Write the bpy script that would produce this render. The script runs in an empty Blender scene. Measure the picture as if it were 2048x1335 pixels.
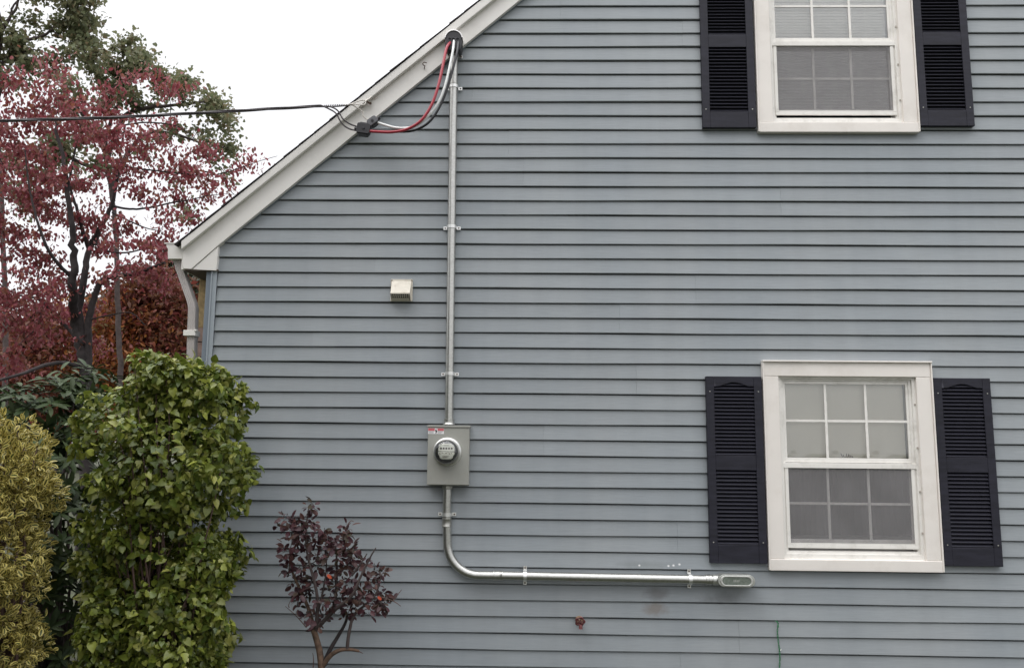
import bpy, math, random
import numpy as np
from mathutils import Vector, Matrix, Quaternion
random.seed(11)
R = math.radians
scn = bpy.context.scene
col = scn.collection

# ------------------------------------------------------------------ camera
CAMZ = 1.6
YAW, PITCH, ROLL, DIST, FPX = -0.0216704, 0.1389449, 0.00960967, 5.4119, 1627.976
fw = Vector((math.sin(YAW)*math.cos(PITCH), math.cos(YAW)*math.cos(PITCH), math.sin(PITCH)))
rt0 = Vector((math.cos(YAW), -math.sin(YAW), 0)); up0 = rt0.cross(fw)
rt = math.cos(ROLL)*rt0 + math.sin(ROLL)*up0
up = -math.sin(ROLL)*rt0 + math.cos(ROLL)*up0
CAM = Vector((0, -DIST, CAMZ))
cd = bpy.data.cameras.new('camera'); cam = bpy.data.objects.new('camera', cd); col.objects.link(cam)
m = Matrix((rt, up, -fw)).transposed().to_4x4(); m.translation = CAM
cam.matrix_world = m
cd.sensor_width = 36; cd.lens = 36*FPX/2048; cd.clip_start = .05; cd.clip_end = 600
scn.camera = cam

def at(px, py, Y=0.0):
    """point of the vertical plane y=Y seen at pixel (px,py) of the 2048 px photograph"""
    d = fw + rt*((px-1024)/FPX) - up*((py-667.5)/FPX)
    return CAM + d*((Y+DIST)/d.y)
def ppm(Y): return FPX/(Y+DIST)          # pixels per metre at that plane

# ------------------------------------------------------------------ overcast sky and soft sun
SUN_EL, SUN_AZ = R(50), R(232)
w = bpy.data.worlds.new('World'); scn.world = w; w.use_nodes = True
nt = w.node_tree; nt.nodes.clear()
out = nt.nodes.new('ShaderNodeOutputWorld'); bg = nt.nodes.new('ShaderNodeBackground')
sky = nt.nodes.new('ShaderNodeTexSky'); sky.sky_type = 'NISHITA'; sky.sun_disc = False
sky.sun_elevation = SUN_EL; sky.sun_rotation = SUN_AZ
sc_ = nt.nodes.new('ShaderNodeVectorMath'); sc_.operation = 'SCALE'; sc_.inputs['Scale'].default_value = .10
tc = nt.nodes.new('ShaderNodeTexCoord'); sp = nt.nodes.new('ShaderNodeSeparateXYZ')
rp = nt.nodes.new('ShaderNodeValToRGB')
rp.color_ramp.elements[0].position = 0.0; rp.color_ramp.elements[0].color = (.93, .925, .94, 1)
rp.color_ramp.elements[1].position = 1.0; rp.color_ramp.elements[1].color = (1.0, 1.0, 1.02, 1)
nz = nt.nodes.new('ShaderNodeTexNoise'); nz.inputs['Scale'].default_value = 1.6; nz.inputs['Detail'].default_value = 4
mr = nt.nodes.new('ShaderNodeMapRange'); mr.inputs['To Min'].default_value = .95; mr.inputs['To Max'].default_value = 1.07
gz = nt.nodes.new('ShaderNodeMapRange'); gz.inputs['From Min'].default_value = .42; gz.inputs['From Max'].default_value = 1
gz.inputs['To Min'].default_value = 1.0; gz.inputs['To Max'].default_value = 3.5
mm = nt.nodes.new('ShaderNodeMath'); mm.operation = 'MULTIPLY'
cm = nt.nodes.new('ShaderNodeVectorMath'); cm.operation = 'SCALE'
mx = nt.nodes.new('ShaderNodeMix'); mx.data_type = 'RGBA'; mx.inputs['Factor'].default_value = .9
L = nt.links.new
L(sky.outputs[0], sc_.inputs[0]); L(tc.outputs['Generated'], sp.inputs[0]); L(sp.outputs['Z'], rp.inputs[0])
L(sp.outputs['Z'], gz.inputs['Value']); L(tc.outputs['Generated'], nz.inputs['Vector']); L(nz.outputs[0], mr.inputs['Value'])
L(gz.outputs[0], mm.inputs[0]); L(mr.outputs[0], mm.inputs[1])
L(rp.outputs[0], cm.inputs[0]); L(mm.outputs[0], cm.inputs['Scale'])
L(sc_.outputs[0], mx.inputs['A']); L(cm.outputs[0], mx.inputs['B']); L(mx.outputs['Result'], bg.inputs['Color'])
bg.inputs['Strength'].default_value = 1.0
L(bg.outputs[0], out.inputs[0])
sd = bpy.data.lights.new('sun', 'SUN'); sun = bpy.data.objects.new('sun', sd); col.objects.link(sun)
sd.energy = .95; sd.angle = R(40); sd.color = (1, .97, .93)
sdir = Vector((math.sin(SUN_AZ)*math.cos(SUN_EL), math.cos(SUN_AZ)*math.cos(SUN_EL), math.sin(SUN_EL)))
sun.rotation_euler = sdir.to_track_quat('Z', 'Y').to_euler()
scn.view_settings.view_transform = 'Standard'; scn.view_settings.look = 'None'
scn.view_settings.gamma = 1; scn.view_settings.use_curve_mapping = False
scn.view_settings.exposure = 0.25

# ------------------------------------------------------------------ helpers
class MB:
    def __init__(s): s.v = []; s.f = []
    def add(s, vs, fs):
        o = len(s.v); s.v += [tuple(v) for v in vs]; s.f += [tuple(i+o for i in f) for f in fs]; return s
    def box(s, a, b):
        x0, y0, z0 = a; x1, y1, z1 = b
        return s.add([(x0,y0,z0),(x1,y0,z0),(x1,y1,z0),(x0,y1,z0),(x0,y0,z1),(x1,y0,z1),(x1,y1,z1),(x0,y1,z1)],
                     [(0,3,2,1),(4,5,6,7),(0,1,5,4),(1,2,6,5),(2,3,7,6),(3,0,4,7)])
    def prism(s, pts, y0, y1):
        """polygon in the x-z plane (anticlockwise seen from -y) with depth y0 (front) to y1"""
        n = len(pts)
        vs = [(x, y0, z) for x, z in pts] + [(x, y1, z) for x, z in pts]
        return s.add(vs, [tuple(range(n)), tuple(range(2*n-1, n-1, -1))] + [(i, i+n, (i+1)%n+n, (i+1)%n) for i in range(n)])
    def ring(s, outer, inner, y0, y1):
        """frame between two polygons with equal corner counts"""
        n = len(outer); vs = []
        for y in (y0, y1):
            vs += [(x, y, z) for x, z in outer] + [(x, y, z) for x, z in inner]
        fs = []
        for i in range(n):
            j = (i+1) % n
            fs += [(i, j, n+j, n+i), (2*n+i, 3*n+i, 3*n+j, 2*n+j), (i, 2*n+i, 2*n+j, j), (n+i, n+j, 3*n+j, 3*n+i)]
        return s.add(vs, fs)
    def tube(s, pts, r, n=8, caps=True):
        P = [Vector(p) for p in pts]; k = len(P)
        rr = r if isinstance(r, (list, tuple)) else [r]*k
        t0 = (P[1]-P[0]).normalized(); u = t0.orthogonal().normalized(); vs = []
        for i in range(k):
            t = (P[min(i+1, k-1)]-P[max(i-1, 0)])
            t = t.normalized() if t.length > 1e-9 else t0
            u = (u - t*u.dot(t)); u = u.normalized() if u.length > 1e-6 else t.orthogonal().normalized()
            v = t.cross(u)
            for j in range(n):
                a = 2*math.pi*j/n
                vs.append(P[i] + (u*math.cos(a)+v*math.sin(a))*rr[i])
        fs = [(i*n+j, i*n+(j+1)%n, (i+1)*n+(j+1)%n, (i+1)*n+j) for i in range(k-1) for j in range(n)]
        if caps: fs += [tuple(range(n-1, -1, -1)), tuple(range((k-1)*n, k*n))]
        return s.add(vs, fs)
    def lathe(s, c, axis, prof, n=24):
        """prof: (distance along axis, radius)"""
        c = Vector(c); ax = Vector(axis).normalized()
        return s.tube([c+ax*d for d, _ in prof], [max(r, .0002) for _, r in prof], n) if False else s._lathe(c, ax, prof, n)
    def _lathe(s, c, ax, prof, n):
        u = ax.orthogonal().normalized(); v = ax.cross(u); vs = []
        for d, r in prof:
            r = max(r, .0002)
            for j in range(n):
                a = 2*math.pi*j/n; vs.append(c+ax*d+(u*math.cos(a)+v*math.sin(a))*r)
        k = len(prof)
        fs = [(i*n+j, i*n+(j+1)%n, (i+1)*n+(j+1)%n, (i+1)*n+j) for i in range(k-1) for j in range(n)]
        fs += [tuple(range(n-1, -1, -1)), tuple(range((k-1)*n, k*n))]
        return s.add(vs, fs)

def root_loc(o):
    v = Vector((0, 0, 0))
    while o is not None: v += o.location; o = o.parent
    return v
def mkobj(name, me, parent=None, mat=None):
    o = bpy.data.objects.new(name, me); col.objects.link(o)
    if mat: me.materials.clear(); me.materials.append(mat)
    if parent: o.parent = parent
    return o
def build(name, mb, mat, parent=None, smooth=False, bevel=0, seg=2, label=None, kind=None):
    """link what mb collected (world coordinates) as one mesh object"""
    off = root_loc(parent) if parent else Vector((0, 0, 0))
    me = bpy.data.meshes.new(name)
    me.from_pydata([(x-off.x, y-off.y, z-off.z) for x, y, z in mb.v], [], mb.f); me.update()
    if smooth:
        for p in me.polygons: p.use_smooth = True
    o = mkobj(name, me, parent, mat)
    if bevel:
        b = o.modifiers.new('bevel', 'BEVEL'); b.width = bevel; b.segments = seg; b.limit_method = 'ANGLE'; b.angle_limit = R(40)
        for p in me.polygons: p.use_smooth = True
        wn = o.modifiers.new('wn', 'WEIGHTED_NORMAL'); wn.keep_sharp = True
    if smooth and not bevel:
        me.set_sharp_from_angle(angle=R(50))
    if label: o['label'] = label
    if kind: o['kind'] = kind
    return o
def thing(name, label, cat, loc=(0, 0, 0), group=None):
    o = bpy.data.objects.new(name, None); col.objects.link(o); o.location = loc; o.empty_display_size = .1
    o['label'] = label; o['category'] = cat
    if group: o['group'] = group
    return o
def tag(o, label, cat, group=None):
    o['label'] = label; o['category'] = cat
    if group: o['group'] = group
    return o
def rect(x0, x1, z0, z1): return [(x0, z0), (x1, z0), (x1, z1), (x0, z1)]
def smoothpath(P, n=6):
    P = [Vector(p) for p in P]; o = []
    for i in range(len(P)-1):
        a = P[max(i-1, 0)]; b = P[i]; c = P[i+1]; d = P[min(i+2, len(P)-1)]
        for k in range(n):
            t = k/n
            o.append(.5*((2*b)+(c-a)*t+(2*a-5*b+4*c-d)*t*t+(3*b-a-3*c+d)*t*t*t))
    o.append(P[-1]); return o

# ------------------------------------------------------------------ materials
def nodes(name):
    m = bpy.data.materials.new(name); m.use_nodes = True
    n = m.node_tree; return m, n, n.nodes['Principled BSDF']
def simple(name, c, rough=.6, metal=0, noise=0, nscale=20, bump=0, bscale=80, stretch=None, spec=.5, dirt=None, dscale=3):
    m, n, p = nodes(name)
    p.inputs['Roughness'].default_value = rough; p.inputs['Metallic'].default_value = metal
    p.inputs['Specular IOR Level'].default_value = spec
    p.inputs['Base Color'].default_value = (*c, 1)
    tc = n.nodes.new('ShaderNodeTexCoord'); mp = n.nodes.new('ShaderNodeMapping')
    n.links.new(tc.outputs['Object'], mp.inputs[0])
    if stretch: mp.inputs['Scale'].default_value = stretch
    src = None
    if noise:
        t = n.nodes.new('ShaderNodeTexNoise'); t.inputs['Scale'].default_value = nscale; t.inputs['Detail'].default_value = 6
        n.links.new(mp.outputs[0], t.inputs['Vector'])
        r = n.nodes.new('ShaderNodeMapRange'); r.inputs['From Min'].default_value = .3; r.inputs['From Max'].default_value = .7
        r.inputs['To Min'].default_value = 1-noise; r.inputs['To Max'].default_value = 1+noise
        n.links.new(t.outputs[0], r.inputs['Value'])
        s = n.nodes.new('ShaderNodeVectorMath'); s.operation = 'SCALE'; s.inputs[0].default_value = c
        n.links.new(r.outputs[0], s.inputs['Scale']); src = s.outputs[0]
    if dirt:
        t = n.nodes.new('ShaderNodeTexNoise'); t.inputs['Scale'].default_value = dscale; t.inputs['Detail'].default_value = 8
        t.inputs['Roughness'].default_value = .7
        n.links.new(tc.outputs['Object'], t.inputs['Vector'])
        r = n.nodes.new('ShaderNodeMapRange'); r.inputs['From Min'].default_value = .5; r.inputs['From Max'].default_value = .78
        r.inputs['To Min'].default_value = 0; r.inputs['To Max'].default_value = dirt[1]
        n.links.new(t.outputs[0], r.inputs['Value'])
        x = n.nodes.new('ShaderNodeMix'); x.data_type = 'RGBA'
        if src: n.links.new(src, x.inputs['A'])
        else: x.inputs['A'].default_value = (*c, 1)
        x.inputs['B'].default_value = (*dirt[0], 1); n.links.new(r.outputs[0], x.inputs['Factor']); src = x.outputs['Result']
    if src: n.links.new(src, p.inputs['Base Color'])
    if bump:
        t = n.nodes.new('ShaderNodeTexNoise'); t.inputs['Scale'].default_value = bscale; t.inputs['Detail'].default_value = 5
        n.links.new(mp.outputs[0], t.inputs['Vector'])
        b = n.nodes.new('ShaderNodeBump'); b.inputs['Strength'].default_value = bump; b.inputs['Distance'].default_value = .002
        n.links.new(t.outputs[0], b.inputs['Height']); n.links.new(b.outputs[0], p.inputs['Normal'])
    return m

def siding_material():
    m, n, p = nodes('vinyl_siding'); N = n.nodes.new; K = n.links.new
    p.inputs['Roughness'].default_value = .55; p.inputs['Specular IOR Level'].default_value = .4
    g = N('ShaderNodeNewGeometry')
    # broad chalky fading
    t1 = N('ShaderNodeTexNoise'); t1.inputs['Scale'].default_value = 1.3; t1.inputs['Detail'].default_value = 5; K(g.outputs['Position'], t1.inputs['Vector'])
    r1 = N('ShaderNodeValToRGB'); r1.color_ramp.elements[0].position = .35; r1.color_ramp.elements[0].color = (.238, .263, .281, 1)
    r1.color_ramp.elements[1].position = .65; r1.color_ramp.elements[1].color = (.266, .286, .298, 1); K(t1.outputs[0], r1.inputs[0])
    # each plank a slightly different batch
    oi = N('ShaderNodeObjectInfo'); r2 = N('ShaderNodeMapRange'); r2.inputs['To Min'].default_value = .965; r2.inputs['To Max'].default_value = 1.035
    K(oi.outputs['Random'], r2.inputs['Value'])
    # long grain
    mp = N('ShaderNodeMapping'); mp.inputs['Scale'].default_value = (7, 1, 150); K(g.outputs['Position'], mp.inputs[0])
    t2 = N('ShaderNodeTexNoise'); t2.inputs['Scale'].default_value = 1; t2.inputs['Detail'].default_value = 5; t2.inputs['Distortion'].default_value = .6
    K(mp.outputs[0], t2.inputs['Vector'])
    r3 = N('ShaderNodeMapRange'); r3.inputs['From Min'].default_value = .3; r3.inputs['From Max'].default_value = .7
    r3.inputs['To Min'].default_value = .95; r3.inputs['To Max'].default_value = 1.05; K(t2.outputs[0], r3.inputs['Value'])
    mu = N('ShaderNodeMath'); mu.operation = 'MULTIPLY'; K(r2.outputs[0], mu.inputs[0]); K(r3.outputs[0], mu.inputs[1])
    # faint vertical run-off streaks
    mp3 = N('ShaderNodeMapping'); mp3.inputs['Scale'].default_value = (9, 1, .5); K(g.outputs['Position'], mp3.inputs[0])
    t4 = N('ShaderNodeTexNoise'); t4.inputs['Scale'].default_value = 1; t4.inputs['Detail'].default_value = 4; K(mp3.outputs[0], t4.inputs['Vector'])
    r4 = N('ShaderNodeMapRange'); r4.inputs['From Min'].default_value = .35; r4.inputs['From Max'].default_value = .75
    r4.inputs['To Min'].default_value = 1.02; r4.inputs['To Max'].default_value = .95; K(t4.outputs[0], r4.inputs['Value'])
    mu2 = N('ShaderNodeMath'); mu2.operation = 'MULTIPLY'; K(mu.outputs[0], mu2.inputs[0]); K(r4.outputs[0], mu2.inputs[1])
    sc = N('ShaderNodeVectorMath'); sc.operation = 'SCALE'; K(r1.outputs[0], sc.inputs[0]); K(mu2.outputs[0], sc.inputs['Scale'])
    cur = sc.outputs[0]
    def spot(pt, sx, sz, colr, amt, nsc=25):
        nonlocal cur
        s = N('ShaderNodeVectorMath'); s.operation = 'SUBTRACT'; K(g.outputs['Position'], s.inputs[0]); s.inputs[1].default_value = pt
        q = N('ShaderNodeVectorMath'); q.operation = 'MULTIPLY'; K(s.outputs[0], q.inputs[0]); q.inputs[1].default_value = (1/sx, 0, 1/sz)
        ln = N('ShaderNodeVectorMath'); ln.operation = 'LENGTH'; K(q.outputs[0], ln.inputs[0])
        a = N('ShaderNodeTexNoise'); a.inputs['Scale'].default_value = nsc; a.inputs['Detail'].default_value = 5; K(g.outputs['Position'], a.inputs['Vector'])
        ad = N('ShaderNodeMath'); ad.operation = 'ADD'; K(ln.outputs['Value'], ad.inputs[0]); K(a.outputs[0], ad.inputs[1])
        r = N('ShaderNodeMapRange'); r.inputs['From Min'].default_value = .8; r.inputs['From Max'].default_value = 1.5
        r.inputs['To Min'].default_value = amt; r.inputs['To Max'].default_value = 0; K(ad.outputs[0], r.inputs['Value'])
        x = N('ShaderNodeMix'); x.data_type = 'RGBA'; K(r.outputs[0], x.inputs['Factor']); K(cur, x.inputs['A']); x.inputs['B'].default_value = (*colr, 1)
        cur = x.outputs['Result']
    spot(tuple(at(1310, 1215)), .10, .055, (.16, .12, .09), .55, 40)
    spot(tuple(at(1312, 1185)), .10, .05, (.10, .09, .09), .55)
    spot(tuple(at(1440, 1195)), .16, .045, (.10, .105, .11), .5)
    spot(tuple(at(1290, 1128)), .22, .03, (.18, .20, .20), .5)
    for q in ((1278, 1129), (1336, 1130), (1346, 1129), (1358, 1127)): spot(tuple(at(*q)), .011, .009, (.75, .75, .75), 1, 3)
    K(cur, p.inputs['Base Color'])
    b = N('ShaderNodeBump'); b.inputs['Strength'].default_value = .35; b.inputs['Distance'].default_value = .0015
    K(t2.outputs[0], b.inputs['Height'])
    t5 = N('ShaderNodeTexNoise'); t5.inputs['Scale'].default_value = 2.2; t5.inputs['Detail'].default_value = 2; K(g.outputs['Position'], t5.inputs['Vector'])
    b2 = N('ShaderNodeBump'); b2.inputs['Strength'].default_value = .5; b2.inputs['Distance'].default_value = .02
    K(t5.outputs[0], b2.inputs['Height']); K(b.outputs[0], b2.inputs['Normal']); K(b2.outputs[0], p.inputs['Normal'])
    return m

def leaf_material(name, cols, trans=.3, rough=.5, margin=None, spec=.35):
    """cols: list of leaf colours, one drawn per leaf"""
    m, n, p = nodes(name); N = n.nodes.new; K = n.links.new
    g = N('ShaderNodeNewGeometry'); oi = N('ShaderNodeObjectInfo')
    a = N('ShaderNodeMath'); a.operation = 'ADD'; K(g.outputs['Random Per Island'], a.inputs[0]); K(oi.outputs['Random'], a.inputs[1])
    f = N('ShaderNodeMath'); f.operation = 'FRACT'; K(a.outputs[0], f.inputs[0])
    r = N('ShaderNodeValToRGB'); e = r.color_ramp.elements
    for i, c in enumerate(cols):
        pos = i/(len(cols)-1)
        if i < 2: e[i].position = pos if i == 0 else pos
        el = e[i] if i < 2 else e.new(pos)
        el.position = pos; el.color = (*c, 1)
    K(f.outputs[0], r.inputs[0]); src = r.outputs[0]
    tcn = N('ShaderNodeTexCoord')
    t = N('ShaderNodeTexNoise'); t.inputs['Scale'].default_value = 30; K(g.outputs['Position'], t.inputs['Vector'])
    mr = N('ShaderNodeMapRange'); mr.inputs['To Min'].default_value = .7; mr.inputs['To Max'].default_value = 1.3; K(t.outputs[0], mr.inputs['Value'])
    s = N('ShaderNodeVectorMath'); s.operation = 'SCALE'; K(src, s.inputs[0]); K(mr.outputs[0], s.inputs['Scale']); src = s.outputs[0]
    if margin:
        sx = N('ShaderNodeSeparateXYZ'); K(tcn.outputs['UV'], sx.inputs[0])
        rr = N('ShaderNodeMapRange'); rr.inputs['From Min'].default_value = .42; rr.inputs['From Max'].default_value = .78
        ab = N('ShaderNodeMath'); ab.operation = 'ADD'; K(sx.outputs['X'], ab.inputs[0])
        tn = N('ShaderNodeMath'); tn.operation = 'MULTIPLY_ADD'; K(t.outputs[0], tn.inputs[0]); tn.inputs[1].default_value = .5; tn.inputs[2].default_value = -.25
        K(tn.outputs[0], ab.inputs[1]); K(ab.outputs[0], rr.inputs['Value'])
        x = N('ShaderNodeMix'); x.data_type = 'RGBA'; x.inputs['A'].default_value = (*margin, 1); K(src, x.inputs['B']); K(rr.outputs[0], x.inputs['Factor'])
        src = x.outputs['Result']
    K(src, p.inputs['Base Color']); p.inputs['Roughness'].default_value = rough; p.inputs['Specular IOR Level'].default_value = spec
    tr = N('ShaderNodeBsdfTranslucent'); K(src, tr.inputs['Color'])
    mix = N('ShaderNodeMixShader'); mix.inputs[0].default_value = trans; K(p.outputs[0], mix.inputs[1]); K(tr.outputs[0], mix.inputs[2])
    K(mix.outputs[0], n.nodes['Material Output'].inputs['Surface'])
    return m

def glass_material(name, tint=(.97, .98, .975), ior=1.5):
    m = bpy.data.materials.new(name); m.use_nodes = True; n = m.node_tree; n.nodes.clear(); N = n.nodes.new
    o = N('ShaderNodeOutputMaterial'); t = N('ShaderNodeBsdfTransparent'); t.inputs[0].default_value = (*tint, 1)
    g = N('ShaderNodeBsdfGlossy'); g.inputs['Roughness'].default_value = .02
    ns = N('ShaderNodeTexNoise'); ns.inputs['Scale'].default_value = 1.6; ns.inputs['Detail'].default_value = 1
    b = N('ShaderNodeBump'); b.inputs['Strength'].default_value = .10; b.inputs['Distance'].default_value = .01
    n.links.new(ns.outputs[0], b.inputs['Height']); n.links.new(b.outputs[0], g.inputs['Normal'])
    f = N('ShaderNodeFresnel'); f.inputs[0].default_value = ior
    mt = N('ShaderNodeMath'); mt.operation = 'MULTIPLY'; mt.inputs[1].default_value = 2.8; n.links.new(f.outputs[0], mt.inputs[0])
    mx = N('ShaderNodeMixShader'); n.links.new(mt.outputs[0], mx.inputs[0]); n.links.new(t.outputs[0], mx.inputs[1]); n.links.new(g.outputs[0], mx.inputs[2])
    n.links.new(mx.outputs[0], o.inputs[0]); return m
def screen_material():
    m = bpy.data.materials.new('insect_screen'); m.use_nodes = True; n = m.node_tree; n.nodes.clear(); N = n.nodes.new
    o = N('ShaderNodeOutputMaterial'); t = N('ShaderNodeBsdfTransparent'); d = N('ShaderNodeBsdfDiffuse'); d.inputs[0].default_value = (.30, .29, .295, 1)
    ns = N('ShaderNodeTexNoise'); ns.inputs['Scale'].default_value = 6; ns.inputs['Detail'].default_value = 6
    g = N('ShaderNodeNewGeometry'); n.links.new(g.outputs['Position'], ns.inputs['Vector'])
    r = N('ShaderNodeMapRange'); r.inputs['From Min'].default_value = .3; r.inputs['From Max'].default_value = .7
    r.inputs['To Min'].default_value = .28; r.inputs['To Max'].default_value = .40; n.links.new(ns.outputs[0], r.inputs['Value'])
    mx = N('ShaderNodeMixShader'); n.links.new(r.outputs[0], mx.inputs[0]); n.links.new(t.outputs[0], mx.inputs[1]); n.links.new(d.outputs[0], mx.inputs[2])
    n.links.new(mx.outputs[0], o.inputs[0]); return m

M = {}
M['siding'] = siding_material()
M['trim'] = simple('aluminium_trim', (.72, .70, .665), .45, noise=.03, nscale=2, dirt=((.30, .27, .22), .35), dscale=2.2, bump=.1, bscale=6)
M['casing'] = simple('window_casing_paint', (.74, .70, .655), .5, noise=.03, nscale=6, dirt=((.42, .36, .29), .3), dscale=4)
M['vinyl'] = simple('window_vinyl', (.76, .74, .70), .4, noise=.03, nscale=5, dirt=((.25, .22, .18), .5), dscale=7)
M['dirty'] = simple('grimy_sill_vinyl', (.42, .38, .33), .6, noise=.15, nscale=8, dirt=((.14, .11, .09), .7), dscale=12)
M['shutter'] = simple('shutter_plastic', (.0170, .0168, .0255), .55, spec=.28, noise=.28, nscale=9, stretch=(1, 1, 6), bump=.4, bscale=60)
M['galv'] = simple('galvanised_steel', (.50, .50, .475), .33, metal=.95, noise=.10, nscale=90, dirt=((.25, .24, .22), .35), dscale=30, bump=.12, bscale=60)
M['galv_dull'] = simple('dull_zinc', (.40, .40, .37), .42, metal=.85, noise=.2, nscale=40, dirt=((.12, .11, .09), .6), dscale=20)
M['strap'] = simple('zinc_strap', (.75, .75, .73), .32, metal=.8, noise=.08, nscale=60)
M['cast'] = simple('cast_aluminium', (.52, .53, .50), .35, metal=.75, noise=.12, nscale=60, bump=.2, bscale=200)
M['cover'] = simple('conduit_cover', (.22, .25, .22), .32, metal=.6, noise=.25, nscale=70)  # green cast of reflections put into the base colour
M['boxgrey'] = simple('meter_box_paint', (.31, .31, .28), .5, noise=.05, nscale=9, dirt=((.2, .19, .16), .25), dscale=8, bump=.1, bscale=150)
M['black'] = simple('black_plastic', (.016, .015, .018), .4)
M['rubber'] = simple('black_insulation', (.02, .02, .024), .33)
M['grey_plastic'] = simple('grey_plastic', (.10, .10, .11), .45)
M['red'] = simple('red_insulation', (.34, .028, .045), .35)
M['white'] = simple('white_insulation', (.72, .73, .72), .35)
M['neutral'] = simple('bare_aluminium_wire', (.50, .47, .43), .45, metal=.6)
M['oldwire'] = simple('weathered_cable', (.07, .06, .065), .6, noise=.4, nscale=60)
M['rust'] = simple('rusty_iron', (.09, .055, .04), .8, noise=.4, nscale=90)
M['ivory'] = simple('ivory_plastic', (.60, .56, .48), .5, noise=.06, nscale=30, dirt=((.22, .17, .10), .6), dscale=18)
M['dark'] = simple('duct_shade_dark', (.012, .011, .011), .8)
M['dial'] = simple('meter_dial', (.78, .76, .70), .5)
M['label'] = simple('label_white', (.80, .78, .78), .5)
M['labelred'] = simple('label_red', (.55, .12, .14), .5)
M['spigot'] = simple('red_painted_iron', (.13, .035, .035), .65, noise=.4, nscale=60, dirt=((.09, .06, .05), .9), dscale=40)
M['brass'] = simple('tarnished_brass', (.35, .24, .16), .5, metal=.6, noise=.2, nscale=50)
M['green'] = simple('green_wire_coat', (.02, .15, .055), .45)
M['blue'] = simple('corner_post_vinyl', (.17, .20, .235), .5, noise=.04, nscale=4)
M['bluelight'] = simple('j_channel_vinyl', (.29, .325, .355), .45)
M['shingle'] = simple('asphalt_shingle', (.035, .03, .032), .95, noise=.4, nscale=120, bump=.8, bscale=250)
M['soffit'] = simple('dark_brown_soffit', (.13, .10, .085), .8, noise=.2, nscale=10)  # dark brown tone of the eave underside
M['spout'] = simple('downspout_paint', (.42, .39, .375), .5, noise=.08, nscale=9, dirt=((.2, .18, .16), .5), dscale=9)
M['tan'] = simple('tan_stucco', (.42, .31, .16), .9, noise=.3, nscale=35, bump=.6, bscale=60, dirt=((.2, .14, .07), .6), dscale=14)
M['brick'] = simple('grey_pink_brick', (.30, .21, .18), .9, noise=.3, nscale=20)
M['sheath'] = simple('sheathing', (.05, .05, .055), .9)
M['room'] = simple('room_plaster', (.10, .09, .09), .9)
M['blind'] = simple('blind_slat', (.92, .87, .82), .5, noise=.02, nscale=4)
M['shade'] = simple('roller_shade', (.88, .82, .72), .8, noise=.05, nscale=3)
M['curtain'] = simple('dark_curtain', (.035, .033, .038), .9, noise=.5, nscale=9, stretch=(8, 8, .7))
M['glass'] = glass_material('window_glass')
M['dome'] = glass_material('meter_glass', (.90, .92, .90), 1.45)
M['screen'] = screen_material()
M['found'] = simple('concrete_foundation', (.22, .21, .20), .9, noise=.2, nscale=8, bump=.5, bscale=30)
M['bark'] = simple('dark_bark', (.028, .022, .022), .95, noise=.4, nscale=12, bump=.8, bscale=20)
M['bark2'] = simple('grey_brown_bark', (.06, .045, .042), .95, noise=.3, nscale=10, bump=.6, bscale=20)
M['twig'] = simple('brown_twig', (.10, .06, .05), .8, noise=.3, nscale=30)
M['orange_bark'] = simple('orange_brown_bark', (.12, .075, .05), .85, noise=.4, nscale=40, bump=.5, bscale=60)
M['dogwood'] = leaf_material('dogwood_leaf', [(.18, .045, .05), (.27, .06, .075), (.21, .055, .06), (.34, .10, .12), (.12, .055, .04), (.28, .11, .07), (.23, .045, .06)], .35)
M['oak'] = leaf_material('oak_leaf', [(.12, .14, .07), (.17, .19, .10), (.21, .20, .11), (.14, .165, .09), (.23, .17, .10)], .42)
M['orange'] = leaf_material('orange_leaf', [(.30, .08, .03), (.36, .15, .035), (.24, .06, .03), (.14, .10, .03), (.28, .07, .04)], .35)
M['redfar'] = leaf_material('dull_red_leaf', [(.15, .035, .035), (.21, .055, .04), (.12, .055, .03), (.22, .09, .04)], .35)
M['pine'] = leaf_material('pine_needles', [(.02, .035, .015), (.035, .05, .025), (.05, .06, .03)], .1)
M['green_leaf'] = leaf_material('bright_green_leaf', [(.11, .14, .022), (.20, .235, .032), (.33, .36, .07), (.05, .08, .014), (.11, .15, .02), (.34, .34, .09), (.07, .10, .016), (.18, .21, .035), (.07, .11, .018)], .25, .36, spec=.5)
M['yellow_leaf'] = leaf_material('variegated_leaf', [(.035, .055, .014), (.05, .07, .015), (.12, .09, .02), (.03, .05, .014)], .2, .4, margin=(.60, .51, .16))
M['rhodo'] = leaf_material('rhododendron_leaf', [(.022, .040, .014), (.035, .058, .018), (.03, .045, .015), (.055, .08, .028)], .08, .5, spec=.2)
M['purple'] = leaf_material('purple_leaf', [(.055, .022, .028), (.09, .034, .04), (.04, .02, .026), (.11, .05, .045), (.05, .042, .026), (.07, .026, .034)], .2, .45)
M['redleaf'] = leaf_material('red_leaf', [(.5, .05, .04), (.6, .12, .04)], .3)

# ------------------------------------------------------------------ ground
def ground_material():
    m, n, p = nodes('mulch_and_grass'); N = n.nodes.new; K = n.links.new
    g = N('ShaderNodeNewGeometry'); t = N('ShaderNodeTexNoise'); t.inputs['Scale'].default_value = 3; t.inputs['Detail'].default_value = 8
    K(g.outputs['Position'], t.inputs['Vector'])
    r = N('ShaderNodeValToRGB'); r.color_ramp.elements[0].position = .35; r.color_ramp.elements[0].color = (.022, .018, .012, 1)
    r.color_ramp.elements[1].position = .65; r.color_ramp.elements[1].color = (.045, .055, .022, 1); K(t.outputs[0], r.inputs[0])
    K(r.outputs[0], p.inputs['Base Color']); p.inputs['Roughness'].default_value = .95
    b = N('ShaderNodeBump'); b.inputs['Strength'].default_value = .8; b.inputs['Distance'].default_value = .03; K(t.outputs[0], b.inputs['Height']); K(b.outputs[0], p.inputs['Normal'])
    return m
gme = MB(); gn = 24
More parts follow.
